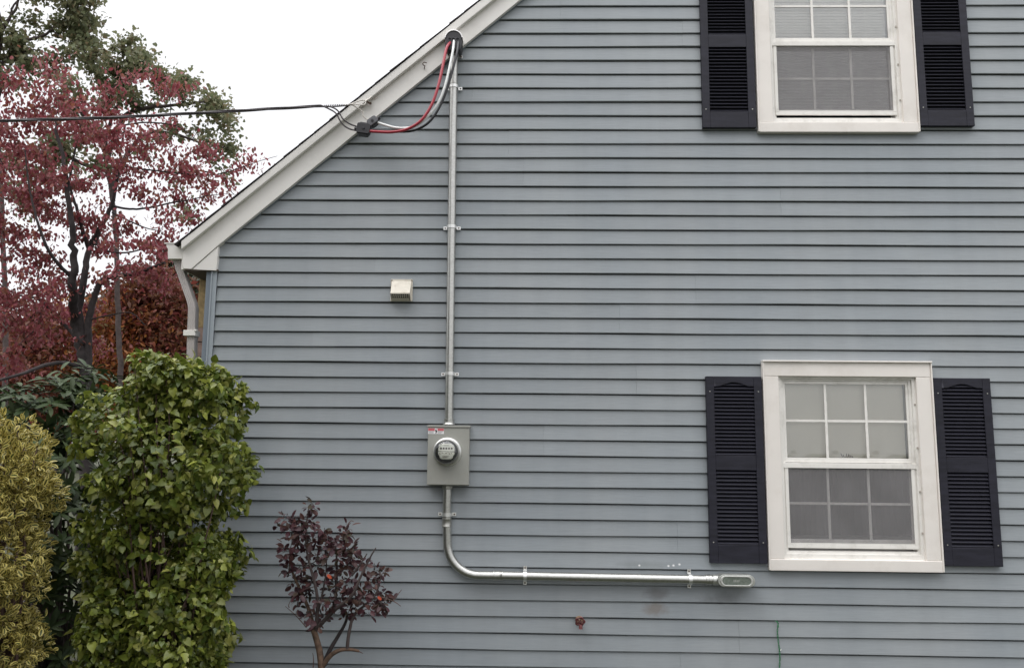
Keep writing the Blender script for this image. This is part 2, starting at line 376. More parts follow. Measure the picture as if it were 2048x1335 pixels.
for i in range(gn+1):
    for j in range(gn+1):
        sgn = lambda u: math.copysign(abs(u)**2.2, u)
        x = sgn(i/gn*2-1)*220; y = sgn(j/gn*2-1)*220
        gme.v.append((x, y, .0 if abs(x) < 14 and abs(y) < 14 else random.uniform(-.1, .15)))
for i in range(gn):
    for j in range(gn):
        a = i*(gn+1)+j; gme.f.append((a, a+gn+1, a+gn+2, a+1))
build('ground', gme, ground_material(), kind='structure', smooth=True)

# ------------------------------------------------------------------ house
house = thing('house', 'blue-grey clapboard gable end with pale rake boards and black shuttered windows', 'house', (2.12, 4, 0))
CX = 2.12; HL, HR = -2.14, 2*CX+2.14; DEPTH = 8.5; PL = .1016
def rake_z(x):                      # lower edge of the frieze board
    xx = x if x <= CX else 2*CX-x
    return 4.758 + .8746*(xx+.083)
def rake_x(z): return (z-4.758)/.8746-.083
APEX = rake_z(CX)
WINS = [(1.542, 2.625, .845), (1.568, 2.647, 3.756)]        # x0, x1, bottom
WH = 1.343
OPEN = [(a+.075, b-.075, z+.055, z+WH-.07) for a, b, z in WINS]

# backing sheathing with openings, seen only through gaps
mb = MB()
zc = sorted({.12, 2.9, APEX+.02} | {o[2] for o in OPEN} | {o[3] for o in OPEN})
for a, b in zip(zc[:-1], zc[1:]):
    la = max(HL+.01, rake_x(a)-.06) if a > 2.9 else HL+.01; lb = max(HL+.01, rake_x(b)-.06) if b > 2.9 else HL+.01
    ops = [o for o in OPEN if o[2] <= a+1e-6 and o[3] >= b-1e-6]
    if ops:
        o = ops[0]
        mb.prism([(la, a), (o[0], a), (o[0], b), (lb, b)], .006, .10)
        mb.prism([(o[1], a), (2*CX-la, a), (2*CX-lb, b), (o[1], b)], .006, .10)
    else: mb.prism([(la, a), (2*CX-la, a), (2*CX-lb, b), (lb, b)], .006, .10)
build('sheathing', mb, M['sheath'], house)
mb = MB(); mb.box((HL+.005, .10, .12), (HL+.15, DEPTH, 2.9)); mb.box((HR-.15, .10, .12), (HR-.005, DEPTH, 2.9))
mb.box((HL+.15, DEPTH-.15, .12), (HR-.15, DEPTH, 2.9)); build('side_wall', mb, M['blue'], house)
mb = MB(); mb.box((HL+.03, .02, -.1), (HR-.03, DEPTH-.03, .12)); build('foundation', mb, M['found'], house)

# clapboards: every course cut round the windows and along the rake, in lengths
def clap_piece(xa, xb, zb, lo, hi, dy, k):
    """one clapboard from xa to xb; lo..hi is the part of the course kept"""
    zt = zb+PL-.0060
    def fy(z): return -.018+(.012)*(z-zb)/(zt-zb)+dy
    a = max(zb, lo); b = min(zt, hi)
    prof = []
    if a <= zb+1e-6: prof += [(.004, zb+.002), (-.0155+dy, zb), (-.018+dy, zb+.004)]
    else: prof += [(.004, a), (fy(a), a)]
    prof += [(fy(b), b), (.004, b)]
    n = len(prof)
    segs = max(1, int((xb-xa)/.6)); mbb = MB(); cols = []
    for s in range(segs+1):
        row = []
        for (y, z) in prof:
            u = s/segs
            L0 = xa; R0 = xb
            rl = rake_x(z)-.045; rr = 2*CX-rake_x(z)+.045
            if z > 2.85: L0 = max(L0, rl); R0 = min(R0, rr)
            x = L0+(R0-L0)*u
            wob = .0018*math.sin(x*2.1+k*1.7)+.0012*math.sin(x*5.3+k*2.9)
            row.append((x, y, z+wob if y < 0 else z))
        cols.append(row)
    vs = [v for r_ in cols for v in r_]
    fs = [(s*n+j, (s+1)*n+j, (s+1)*n+(j+1) % n, s*n+(j+1) % n) for s in range(segs) for j in range(n)]
    fs += [tuple(range(n-1, -1, -1)), tuple(range(segs*n, segs*n+n))]
    mbb.add(vs, [tuple(reversed(f)) for f in fs]) if False else mbb.add(vs, fs)
    return build('clapboard', mbb, M['siding'], house)
rs = random.Random(5)
SEAMS = {}
for k in range(-20, 46):
    zb = 4.7002-PL*k; zt = zb+PL
    if zb > APEX-.06: continue
    xl = HL+.012; xr = HR-.012
    if zb > 2.85: xl = max(xl, rake_x(zb)-.05); xr = 2*CX-xl
    g = k//2
    if g not in SEAMS: SEAMS[g] = rs.uniform(-2.0, 1.4)
    cuts = [c for c in (SEAMS[g]+3.66*i for i in range(-2, 4)) if xl+.15 < c < xr-.15]
    iv = [xl]+cuts+[xr]
    for i, (a, b) in enumerate(zip(iv[:-1], iv[1:])):
        pieces = [(a, b, zb, zt)]
        for o in OPEN:
            if o[2] < zt and o[3] > zb:
                nw = []
                for (p0, p1, q0, q1) in pieces:
                    if p1 <= o[0] or p0 >= o[1]: nw.append((p0, p1, q0, q1)); continue
                    if p0 < o[0]: nw.append((p0, o[0], q0, q1))
                    if p1 > o[1]: nw.append((o[1], p1, q0, q1))
                    s0, s1 = max(p0, o[0]), min(p1, o[1])
                    if q0 < o[2]: nw.append((s0, s1, q0, o[2]))
                    if q1 > o[3]: nw.append((s0, s1, o[3], q1))
                pieces = nw
        for (p0, p1, q0, q1) in pieces:
            if p1-p0 > .02 and q1-q0 > .004: clap_piece(p0, p1-.0004, zb, q0, q1, -.0014 if i % 2 else 0, k)

# rake: frieze board, outer fascia strip, plumb-cut end, triangular return
def W2(px, py, Y): v = at(px, py, Y); return (v.x, v.z)
YF, YS = -.050, -.085
lo0, lo1 = W2(437, 490, YF), W2(1040, 0, YF)
def ext(p, q, x):                   # line through p,q evaluated at x
    return p[1]+(q[1]-p[1])*(x-p[0])/(q[0]-p[0])
mi0, mi1 = W2(364, 499, YF), W2(986, 0, YF)
up0_, up1_ = W2(362, 482, YS), W2(962, 0, YS); ms0, ms1 = W2(362, 498.5, YS), W2(986, 0, YS)
xe = W2(366, 537, YF)[0]
tri_bl = W2(380, 538, YF)
def mirror(pts): return [(2*CX-x, z) for x, z in reversed(pts)]
fr = [W2(366, 537, YF), W2(382, 538, YF), lo0, (CX, ext(lo0, lo1, CX)), (CX, ext(mi0, mi1, CX)+.03), (mi0[0], mi0[1]+.03)]
def pieces_of_board(name, fr):
    for P in (fr, mirror(fr)):
        build(name, MB().prism(P, YF, .0), M['trim'], house, bevel=.003)
pieces_of_board('frieze_board', fr)
st = [(ms0[0], ms0[1]), (CX, ext(ms0, ms1, CX)), (CX, ext(up0_, up1_, CX)), (up0_[0], up0_[1])]
for P in (st, mirror(st)): build('fascia_strip', MB().prism(P, YS, YF-.002), M['trim'], house, bevel=.004)
trp = [W2(384, 538.5, YF+.006), W2(432.5, 541, YF+.006), W2(436.5, 492, YF+.006)]
for P in (trp, mirror(trp)): build('cornice_return', MB().prism(P, YF+.006, .0), M['trim'], house, bevel=.002)
# dark sealant shadow gap under the frieze is real: a thin J-channel set back
jc = [(lo0[0]+.03, lo0[1]+.03*.8746-.005), (CX, ext(lo0, lo1, CX)-.005), (CX, ext(lo0, lo1, CX)+.01), (lo0[0]+.03, lo0[1]+.01+.03*.87)]
for P in (jc, mirror(jc)): build('j_channel', MB().prism(P, -.022, .0), M['blue'], house)
# eave box along the side of the house
ez = at(400, 540, 0).z
for sx in (0, 1):
    X = lambda x: 2*CX-x if sx else x
    a, b = sorted((X(xe+.005), X(HL+.02)))
    build('soffit', MB().box((a, YF+.01, ez-.012), (b, DEPTH, ez-.002)), M['soffit'], house)
    a, b = sorted((X(xe-.018), X(xe+.004)))
    build('eave_fascia', MB().box((a, YF+.012, ez-.004), (b, DEPTH, ez+.17)), M['trim'], house)
# roof decking and shingle rows
sl = math.atan2(up1_[1]-up0_[1], up1_[0]-up0_[0]); ux, uz = math.cos(sl), math.sin(sl); nx, nz = -uz, ux
p0 = Vector((up0_[0], 0, up0_[1])); Ltot = (CX-up0_[0])/ux
def slope_pt(s, h): return (p0.x+ux*s+nx*h, p0.z+uz*s+nz*h)
dk = [slope_pt(-.02, .0005), slope_pt(Ltot, .0005), slope_pt(Ltot, .004), slope_pt(-.02, .004)]
for P in (dk, mirror(dk)): build('roof', MB().prism(P, YS+.01, DEPTH+.1), M['shingle'], house)
rows = int(Ltot/.135)+1
for i in range(rows):
    s0 = -.05+i*.135; s1 = min(s0+.28, Ltot); jut = rs.uniform(.0, .006)
    q = [slope_pt(s0, .0045), slope_pt(s1, .0045), slope_pt(s1, .0052), slope_pt(s0, .0095+rs.uniform(0, .005))]
    for P in (q, mirror(q)): build('shingle_row', MB().prism(P, YS-.002-jut, DEPTH+.1), M['shingle'], house)
# corner post with its light J-channel edge
for sx in (0, 1):
    X = lambda x: 2*CX-x if sx else x
    a, b = sorted((X(-2.205), X(-2.168)))
    build('corner_post', MB().box((a, -.018, .12), (b, .10, ez-.013)), M['blue'], house, bevel=.004)
    a, b = sorted((X(-2.168), X(-2.158))); c, d = sorted((X(-2.158), X(-2.128)))
    build('corner_trim', MB().box((a, -.030, .12), (b, .04, ez-.013)).box((c, -.024, .12), (d, -.0195, ez-.013)), M['bluelight'], house, bevel=.0015)
# gutter, with end cap, and the bent downspout
gx1 = xe-.02; gx0 = at(332, 485, YF).x; gzt = at(345, 486, YF).z; gzb = at(345, 516, YF).z
gp = [(gx0+.012, gzb), (gx1, gzb), (gx1, gzt), (gx0-.005, gzt), (gx0-.005, gzt-.02), (gx0+.006, gzt-.035), (gx0+.008, gzb+.03)]
build('gutter', MB().prism(gp, YF+.02, DEPTH), M['trim'], house, bevel=.002)
build('gutter_lip', MB().box((gx0-.018, YF+.016, gzt), (gx1, DEPTH, gzt+.008)), M['trim'], house)
def ribbed(pathpts, w_, d_):
    """rectangular corrugated pipe, front face ribbed"""
    mbb = MB(); n = 0; rows_ = []
    prof = []
    for i in range(9):
        prof.append((-w_/2+w_*i/8, -d_/2+(.004 if i % 2 else 0)))
    prof += [(w_/2, d_/2), (-w_/2, d_/2)]
    k = len(prof)
    for c in pathpts:
        rows_.append([(c[0]+a, c[1]+b, c[2]) for a, b in prof])
    vs = [v for r_ in rows_ for v in r_]
    fs = [(s*k+j, s*k+(j+1) % k, (s+1)*k+(j+1) % k, (s+1)*k+j) for s in range(len(rows_)-1) for j in range(k)]
    mbb.add(vs, [tuple(reversed(f)) for f in fs]); mbb.f += [tuple(range(k)), tuple(range((len(rows_)-1)*k, len(rows_)*k))]
    return mbb
YD = .03
dsp = [at(357, 520, YD), at(362, 540, YD), at(385, 605, YD), at(387, 616, YD), at(384.5, 690, YD), at(380, 900, YD), at(374, 1300, YD)]
build('downspout', ribbed([tuple(p) for p in dsp], .050, .06), M['spout'], house)
c = at(384, 667, YD); mb = MB(); mb.box((c.x-.042, YD-.045, c.z-.019), (c.x+.040, YD+.04, c.z+.019)); mb.box((c.x+.030, YD-.048, c.z+.012), (c.x+.048, YD-.02, c.z+.024))
build('downspout_strap', mb, M['trim'], house, bevel=.002)

# ---- windows
def window(x0, x1, z0, style):
    Wd = x1-x0; zt = z0+WH
    mb = MB()
    # vinyl frame: outer jamb in two steps
    fi0, fi1 = x0+.095, x1-.095
    zb_, zh = z0+.074, zt-.104
    mb.ring(rect(fi0-.012, fi1+.012, zb_-.012, zh+.012), rect(fi0+.020, fi1-.020, zb_+.030, zh-.014), -.022, .07)
    mb.ring(rect(fi0+.019, fi1-.019, zb_+.029, zh-.013), rect(fi0+.036, fi1-.036, zb_+.046, zh-.026), -.008, .07)
    win = build('window', mb, M['vinyl'], house, bevel=.002, label='double-hung window with a roller shade in its upper sash' if style == 'shade' else 'double-hung window with closed slatted blinds behind it')
    # casing boards
    for nm, r_, yy in (('casing', rect(x0, x0+.095, z0+.072, zt-.105), -.046), ('casing', rect(x1-.095, x1, z0+.072, zt-.105), -.046),
                       ('casing', rect(x0, x1, zt-.1045, zt-.012), -.046), ('sill', rect(x0-.002, x1+.002, z0, z0+.0715), -.052)):
        build(nm, MB().prism(r_, yy, -.004), M['casing'], win, bevel=.004)
    # drip cap and thin edge channels
    build('drip_cap', MB().box((x0-.010, -.062, zt-.0115), (x1+.010, -.004, zt-.001)), M['casing'], win, bevel=.002)
    for a, b in ((x0-.009, x0-.0005), (x1+.0005, x1+.009)):
        build('edge_channel', MB().box((a, -.056, z0+.004), (b, -.004, zt-.012)), M['casing'], win, bevel=.0015)
    build('sill_strip', MB().box((fi0+.0205, -.019, zb_+.001), (fi1-.0205, -.010, zb_+.0295)), M['dirty'], win)
    # weep brackets: little dark latches on the right jamb
    for dz in (.16, .42, .70, .98):
        build('jamb_clip', MB().box((fi1-.012, -.028, zb_+dz), (fi1-.004, -.0225, zb_+dz+.012)), M['dirty'], win)
    gx0_, gx1_ = fi0+.053, fi1-.053
    zl0 = z0+.161; zl1 = zl0+.483; zc0 = zl1; zc1 = zc0+.034; zu0 = zc1+.032; zu1 = zh-.048
    # upper sash (outer), lower sash (inner)
    def sash(za, zb2, y, rails):
        build('sash', MB().ring(rect(gx0_-.030, gx1_+.030, za-rails[0], zb2+rails[1]), rect(gx0_, gx1_, za, zb2), y, y+.015), M['vinyl'], win, bevel=.002)
        c1, c2 = gx0_+(gx1_-gx0_)/3, gx0_+(gx1_-gx0_)*2/3; zm = (za+zb2)/2; h = .0085
        for cx_ in (c1, c2): build('muntin', MB().box((cx_-h, y+.002, za+.001), (cx_+h, y+.0125, zb2-.001)), M['vinyl'], win, bevel=.002)
        xs = [gx0_, c1, c2, gx1_]
        for i in range(3):
            build('muntin', MB().box((xs[i]+(h if i else 0), y+.003, zm-h*.9), (xs[i+1]-(h if i < 2 else 0), y+.0115, zm+h*.9)), M['vinyl'], win)
            for (q0, q1) in ((za, zm-h*.9), (zm+h*.9, zb2)):
                build('pane', MB().box((xs[i]+(h if i else 0), y+.006, q0), (xs[i+1]-(h if i < 2 else 0), y+.0085, q1)), M['glass'], win)
    sash(zu0, zu1, .000, (.030, .022))
    sash(zl0+.03, zl1, .0165, (.028, .03))
    # screen in front of the lower half, its top rail is the wide middle bar
    mb = MB(); mb.box((fi0+.012, -.018, zc0), (fi1-.012, .0, zc1))
    mb.box((gx0_-.024, -.014, zl0-.024), (gx1_+.024, -.004, zl0)); mb.box((gx0_-.024, -.014, zl0+.0005), (gx0_-.002, -.004, zc0-.0005)); mb.box((gx1_+.002, -.014, zl0+.0005), (gx1_+.024, -.004, zc0-.0005))
    build('screen_frame', mb, M['vinyl'], win, bevel=.002)
    build('screen', MB().box((gx0_-.002, -.0095, zl0), (gx1_+.002, -.0085, zc0)), M['screen'], win)
    build('screen_channel', MB().box((gx0_-.001, -.013, zl0+.001), (gx1_+.001, -.0105, zl0+.009)), M['vinyl'], win)
    # room behind
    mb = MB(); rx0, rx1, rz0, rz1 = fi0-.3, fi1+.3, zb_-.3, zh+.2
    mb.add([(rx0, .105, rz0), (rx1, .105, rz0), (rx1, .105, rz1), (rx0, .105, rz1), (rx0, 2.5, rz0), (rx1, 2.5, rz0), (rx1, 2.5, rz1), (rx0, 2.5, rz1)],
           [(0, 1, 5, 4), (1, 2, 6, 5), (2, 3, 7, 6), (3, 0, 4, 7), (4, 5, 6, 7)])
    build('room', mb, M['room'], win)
    if style == 'shade':
        mb = MB(); n = 22; ys = [.040+.0015*math.sin(i*.9) for i in range(n+1)]
        for i in range(n+1):
            x = gx0_-.02+(gx1_-gx0_+.02)*i/n
            mb.v += [(x, ys[i], zu0+.012), (x, ys[i], zh+.05)]
        mb.f = [(2*i, 2*i+2, 2*i+3, 2*i+1) for i in range(n)]
        build('roller_shade', mb, M['shade'], win, smooth=True)
        build('shade_bar', MB().box((gx0_-.02, .0345, zu0-.002), (gx1_, .045, zu0+.012)), M['shade'], win, bevel=.003)
        c = (gx0_+gx1_)/2+.0
        mbt = MB()
        for j in range(7): mbt.tube([(c-.03+j*.011, .018, zu0+.006), (c-.034+j*.011+rs.uniform(-.01, .01), .016, zu0+.012+rs.uniform(0, .02))], .0025, 5)
        build('dead_leaf', mbt, M['rust'], win)
        for (xa, xb_, ph) in ((gx0_-.04, gx0_+.345, 0), (gx0_+.355, gx1_+.04, 1.3)):     # two dark curtains with a slit between
            mb = MB(); n = 40
            for i in range(n+1):
                u = i/n; x = xa+(xb_-xa)*u
                y = .13+.022*math.sin(u*23+ph+2*math.sin(u*5))+.008*math.sin(u*61)
                pinch = .028*(u if ph == 0 else -(1-u))
                mb.v += [(x-pinch*1.0, y, zb_-.06), (x, y, zu0+.1)]
            mb.f = [(2*i, 2*i+2, 2*i+3, 2*i+1) for i in range(n)]
            build('curtain', mb, M['curtain'], win, smooth=True)
        build('inner_stool', MB().box((gx0_-.05, .056, zb_+.02), (gx1_+.05, .15, zl0+.045)), M['grime_in'], win)
    else:
        pitch = .0215; z = zl0+.015; me0 = None
        while z < zh:
            if me0 is None:
                mb = MB(); mb.add([(-.40, -.002, -.0125), (.40, -.002, -.0125), (.40, -.0055, 0), (-.40, -.0055, 0), (.40, .004, .0125), (-.40, .004, .0125)],
                                  [(0, 1, 2, 3), (3, 2, 4, 5)])
                o = build('blind_slat', mb, M['blind'], None); me0 = o.data; o.parent = win
            else: o = bpy.data.objects.new('blind_slat', me0); col.objects.link(o); o.parent = win
            o.location = Vector(((gx0_+gx1_)/2-.008, .042, z))-root_loc(win)
            z += pitch
        mb = MB()
        for fx in (.18, .5, .82): mb.box((gx0_+(gx1_-gx0_)*fx-.002, .0345, zl0), (gx0_+(gx1_-gx0_)*fx+.002, .0353, zh))
        build('blind_cord', mb, M['blind'], win)
        build('blind_rail', MB().box((gx0_, .0335, zu0-.01), (gx1_-.02, .0365, zu0+.006)), M['blind'], win)
    return win
M['grime_in'] = simple('inner_stool_paint', (.30, .29, .28), .6)
window(*WINS[0], 'shade'); window(*WINS[1], 'blind')

# ---- shutters
LOUV = None
def shutter(x0, z0, wdt, lab):
    global LOUV
    H = 1.193; x1 = x0+wdt; z1 = z0+H; y0 = -.050; y1 = -.019; st_ = .052
    zl = [(z0+.115, z0+.585), (z0+.680, z1-.062)]
    mb = MB()
    mb.box((x0, y0, z0), (x0+st_, y1, z1)); mb.box((x1-st_, y0, z0), (x1, y1, z1))
    a, b = x0+st_, x1-st_
    mb.box((a, y0+.001, z0), (b, y1, zl[0][0])); mb.box((a, y0+.001, zl[0][1]), (b, y1, zl[1][0]))
    arch = [(a, z1), (a, zl[1][1]-.004)]
    n = 14
    for i in range(n+1):
        u = i/n; e = .026*max(0, math.sin(math.pi*min(1, max(0, (u-.12)/.76))))**1.3
        arch.append((a+(b-a)*u, zl[1][1]-.004+e))
    arch += [(b, z1)]
    mb.prism(arch, y0+.001, y1)
    mb.box((a, -.024, zl[0][0]), (b, y1, zl[0][1])); mb.box((a, -.024, zl[1][0]), (b, y1, z1-.03))
    s = build('shutter', mb, M['shutter'], house, bevel=.003, label=lab)
    for za, zb_ in zl:
        cnt = 19; pitch = (zb_-za)/cnt
        for i in range(cnt+(1 if za > z0+.5 else 0)):
            zc_ = za+pitch*(i+.5)
            if LOUV is None:
                hw = (b-a)/2
                m2 = MB(); m2.add([(-hw, -.012, -.0075), (hw, -.012, -.0075), (hw, .008, .0115), (-hw, .008, .0115), (-hw, -.006, -.0115), (hw, -.006, -.0115), (hw, .012, .008), (-hw, .012, .008)],
                              [(0, 1, 2, 3), (4, 7, 6, 5), (0, 4, 5, 1), (3, 2, 6, 7)])
                o = build('louver', m2, M['shutter'], None); LOUV = o.data; o.parent = s
            else: o = bpy.data.objects.new('louver', LOUV); col.objects.link(o); o.parent = s
            o.location = Vector(((a+b)/2, -.036, zc_))-root_loc(s)
            if i >= cnt: o.scale = (.55, 1, 1)
    for (sx, sz) in ((x0+.024, z0+.13), (x1-.024, z0+.13), (x0+.024, z1-.10), (x1-.024, z1-.10)):
        build('screw', MB().lathe((sx, y0+.001, sz), (0, -1, 0), [(0, .005), (.003, .004), (.004, 0)], 8), M['galv_dull'], s)
shutter(1.161, .886, .364, 'black louvered shutter left of the lower window')
shutter(2.640, .886, .366, 'black louvered shutter right of the lower window')
shutter(1.181, 3.789, .366, 'black louvered shutter left of the upper window')
shutter(2.662, 3.803, .366, 'black louvered shutter right of the upper window')

# tan pillar beyond the corner
YP = .28
pa, pb = at(397, 600, YP), at(416, 600, YP); zt_, zb_ = at(405, 549, YP).z, at(405, 655, YP).z
pil = thing('porch_column', 'tan rough column standing just behind the left corner of the house', 'column', (pa.x, YP, 0))
build('shaft', MB().prism([(pa.x-.01, zb_), (pb.x+.02, zb_), (pb.x+.02, zt_+.1), (pa.x+.0, zt_+.1)], YP, YP+.12), M['tan'], pil, bevel=.006)
for i in range(15):
    z = zb_-.004-.0*i-i*.105
    build('brick', MB().box((pa.x-.025, YP-.02, z-.10), (pb.x+.03, YP+.14, z)), M['brick'], pil, bevel=.004)
    if z < .25: break

# ------------------------------------------------------------------ service riser and weatherhead
YC = -.056; PR = .0279
def strap(parent, c, ax, mat=None):
    """two-hole conduit strap: saddle over the pipe plus an ear with screw each side; ax = pipe direction"""
    c = Vector(c); ax = Vector(ax).normalized(); side = Vector((ax.z, 0, -ax.x)); wd = .011
    mb = MB(); n = 10; r = PR+.0025; vs = []
    prof = [side*-(r+.028)+Vector((0, .032, 0)), side*-(r+.002)+Vector((0, .032, 0))]
    prof += [side*-(r*math.cos(math.pi*i/n))+Vector((0, -r*math.sin(math.pi*i/n), 0)) for i in range(n+1)]
    prof += [side*(r+.002)+Vector((0, .032, 0)), side*(r+.028)+Vector((0, .032, 0))]
    th = []
    for i, p in enumerate(prof):
        th.append(p+Vector((0, -.003, 0)) if (i < 2 or i > n+2) else p*1.07)
    vs = []
    for s in (-1, 1):
        vs += [c+p+ax*wd*s for p in prof] + [c+p+ax*wd*s for p in th]
    k = len(prof); fs = []
    for i in range(k-1):
        fs += [(i, i+1, 2*k+i+1, 2*k+i), (k+i, 3*k+i, 3*k+i+1, k+i+1), (i, k+i, k+i+1, i+1), (2*k+i, 2*k+i+1, 3*k+i+1, 3*k+i)]
    fs += [(0, 2*k, 3*k, k), (k-1, 2*k-1, 4*k-1, 3*k-1)]
    mb.add(vs, fs)
    o = build('strap', mb, mat or M['strap'], parent)
    for s in (-1, 1):
        q = c+side*s*(r+.016)+Vector((0, .029, 0))
        build('screw', MB().lathe(q, (0, -1, 0), [(0, .0058), (.003, .0045), (.0038, .0002)], 8), M['rust'], o)
def coupling(parent, c, ax, L_=.05, r=.031, name='coupling', mat=None):
    ax = Vector(ax).normalized(); c = Vector(c)-ax*L_/2
    return build(name, MB().lathe(c, ax, [(0, PR), (0, r), (.006, r+.001), (.008, r-.0005), (L_-.008, r-.0005), (L_-.006, r+.001), (L_, r), (L_, PR)], 24), mat or M['galv'], parent, smooth=True)
pt_top, pt_bot = at(908, 106, YC), at(898, 842, YC)
riser = thing('conduit_riser', 'tall galvanised conduit riser with weatherhead running up the siding to the rake', 'conduit', (pt_bot.x, YC, pt_bot.z))
ax = (pt_top-pt_bot).normalized()
def on_riser(py):
    t = (at(900, py, YC).z-pt_bot.z)/(pt_top.z-pt_bot.z); return pt_bot.lerp(pt_top, t)
build('pipe', MB().tube([pt_bot-ax*.02, pt_bot.lerp(pt_top, .5), pt_top+ax*.03], PR, 28), M['galv'], riser, smooth=True)
for py in (169, 452): build('joint_ring', MB().lathe(on_riser(py)-ax*.004, ax, [(0, PR), (.001, PR+.0018), (.007, PR+.0018), (.008, PR)], 24), M['galv_dull'], riser, smooth=True)
for py in (174, 454, 747): strap(riser, on_riser(py), ax)
strap(riser, on_riser(110), ax)
build('hub', MB().lathe(pt_bot-ax*.022, ax, [(0, .040), (.010, .038), (.014, .033), (.030, .033), (.031, .036), (.036, .036), (.037, PR)], 24), M['galv'], riser, smooth=True)
# weatherhead: black arched insulator face under a pale cast cap
wc = at(908, 88, YC-.03)
def archpts(hw, zlo, ztop, n=16):
    return [(wc.x-hw*.82, wc.z+zlo), (wc.x+hw*.82, wc.z+zlo), (wc.x+hw, wc.z+zlo+.03)] + [(wc.x+hw*math.cos(math.pi*i/n), wc.z+ztop-hw+hw*math.sin(math.pi*i/n)) for i in range(n+1)] + [(wc.x-hw, wc.z+zlo+.03)]
wh = build('weatherhead', MB().prism(archpts(.058, -.068, .080), -.125, -.035), M['black'], riser, bevel=.008, seg=3)
cap = []
n = 18
for i in range(n+1):
    a = math.pi*(.02+.96*i/n); cap.append((wc.x+.0625*math.cos(a), wc.z+.021+.0625*math.sin(a)))
inn = [(wc.x+(x-wc.x)*.90, wc.z+.020+(z-wc.z-.021)*.90) for x, z in cap]
mb = MB(); k = len(cap)
mb.v = [(x, -.130, z) for x, z in cap]+[(x, -.05, z) for x, z in cap]+[(x, -.132, z) for x, z in inn]+[(x, -.05, z) for x, z in inn]
for i in range(k-1): mb.f += [(i, i+1, k+i+1, k+i), (2*k+i, 3*k+i, 3*k+i+1, 2*k+i+1), (i, 2*k+i, 2*k+i+1, i+1)]
build('cap', mb, M['label'], wh, smooth=True)
for dx in (-.026, .0, .028): build('wire_hole', MB().lathe((wc.x+dx, -.126, wc.z+.012), (0, -1, -.3), [(0, .016), (.004, .015), (.004, .010), (.0, .009)], 16), M['grey_plastic'], wh, smooth=True)
build('clamp', MB().lathe(pt_top+ax*.0, ax, [(0, PR), (0, .036), (.022, .036), (.024, PR)], 20), M['galv'], riser, smooth=True)

# three service conductors looping from weatherhead to splices
YW = -.16
def wire(name, lab, pts, r, mat, cat='wire', group=None):
    P = smoothpath([at(x, y, Y) for x, y, Y in pts], 8)
    return tag(build(name, MB().tube(P, r, 10), mat, smooth=True), lab, cat, group)
wire('service_wire', 'red insulated wire looping down from the weatherhead to the black splice', [(901, 85, -.115), (893, 97, -.16), (886, 130, -.2), (877, 170, -.23), (864, 208, -.24), (843, 240, -.24), (815, 258, -.22), (785, 264, -.19), (755, 263.5, -.16), (735, 262, -.145)], .0098, M['red'])
wire('service_wire', 'white insulated wire hanging between the red and black wires', [(908, 80, -.115), (906, 100, -.165), (899, 135, -.2), (889, 175, -.22), (874, 210, -.225), (850, 238, -.22), (825, 254, -.2), (795, 256, -.17), (770, 250, -.15), (752, 244, -.14)], .0085, M['white'])
wire('service_wire', 'black insulated wire hanging closest to the riser pipe', [(917, 82, -.115), (914, 105, -.155), (905, 140, -.18), (894, 178, -.195), (881, 210, -.2), (862, 240, -.2), (840, 256, -.185), (812, 263, -.165), (770, 261, -.15), (738, 260, -.14)], .0090, M['rubber'])
# splices
def splice(lab, c, ang, sx, sz, mat, matb):
    o = thing('splice_connector', lab, 'connector', tuple(c), 'insulated splice connectors at the rake')
    ca, sa = math.cos(ang), math.sin(ang)
    def rot(pts): return [(c.x+x*ca-z*sa, c.z+x*sa+z*ca) for x, z in pts]
    def cut(w_, h, k): return rot([(-w_, -h+k), (-w_+k, -h), (w_-k, -h), (w_, -h+k), (w_, h-k), (w_-k, h), (-w_+k, h), (-w_, h-k)])
    build('body', MB().prism(cut(sx, sz, .008), c.y-.028, c.y+.018), mat, o, bevel=.003)
    build('jaw', MB().prism(cut(sx*.75, sz*1.25, .006), c.y-.018, c.y+.026), matb, o, bevel=.003)
    for s in (-1, 1):
        px_, pz = rot([(s*sx, -.004)])[0]
        build('boot', MB().lathe((px_, c.y-.005, pz), (s*ca, 0, s*sa), [(-.004, .015), (.016, .0125), (.018, .008)], 14), matb, o, smooth=True)
    px_, pz = rot([(0, 0)])[0]
    build('bolt', MB().lathe((px_, c.y-.026, pz), (0, -1, 0), [(0, .010), (.008, .010), (.0085, .0)], 6), matb, o)
splice('grey topped splice connector on the upper right holding the white wire', at(746, 244, -.135), R(38), .036, .024, M['grey_plastic'], M['black'])
splice('black splice connector on the lower left gripping the red and black wires', at(728, 259, -.135), R(-8), .046, .036, M['black'], M['rubber'])

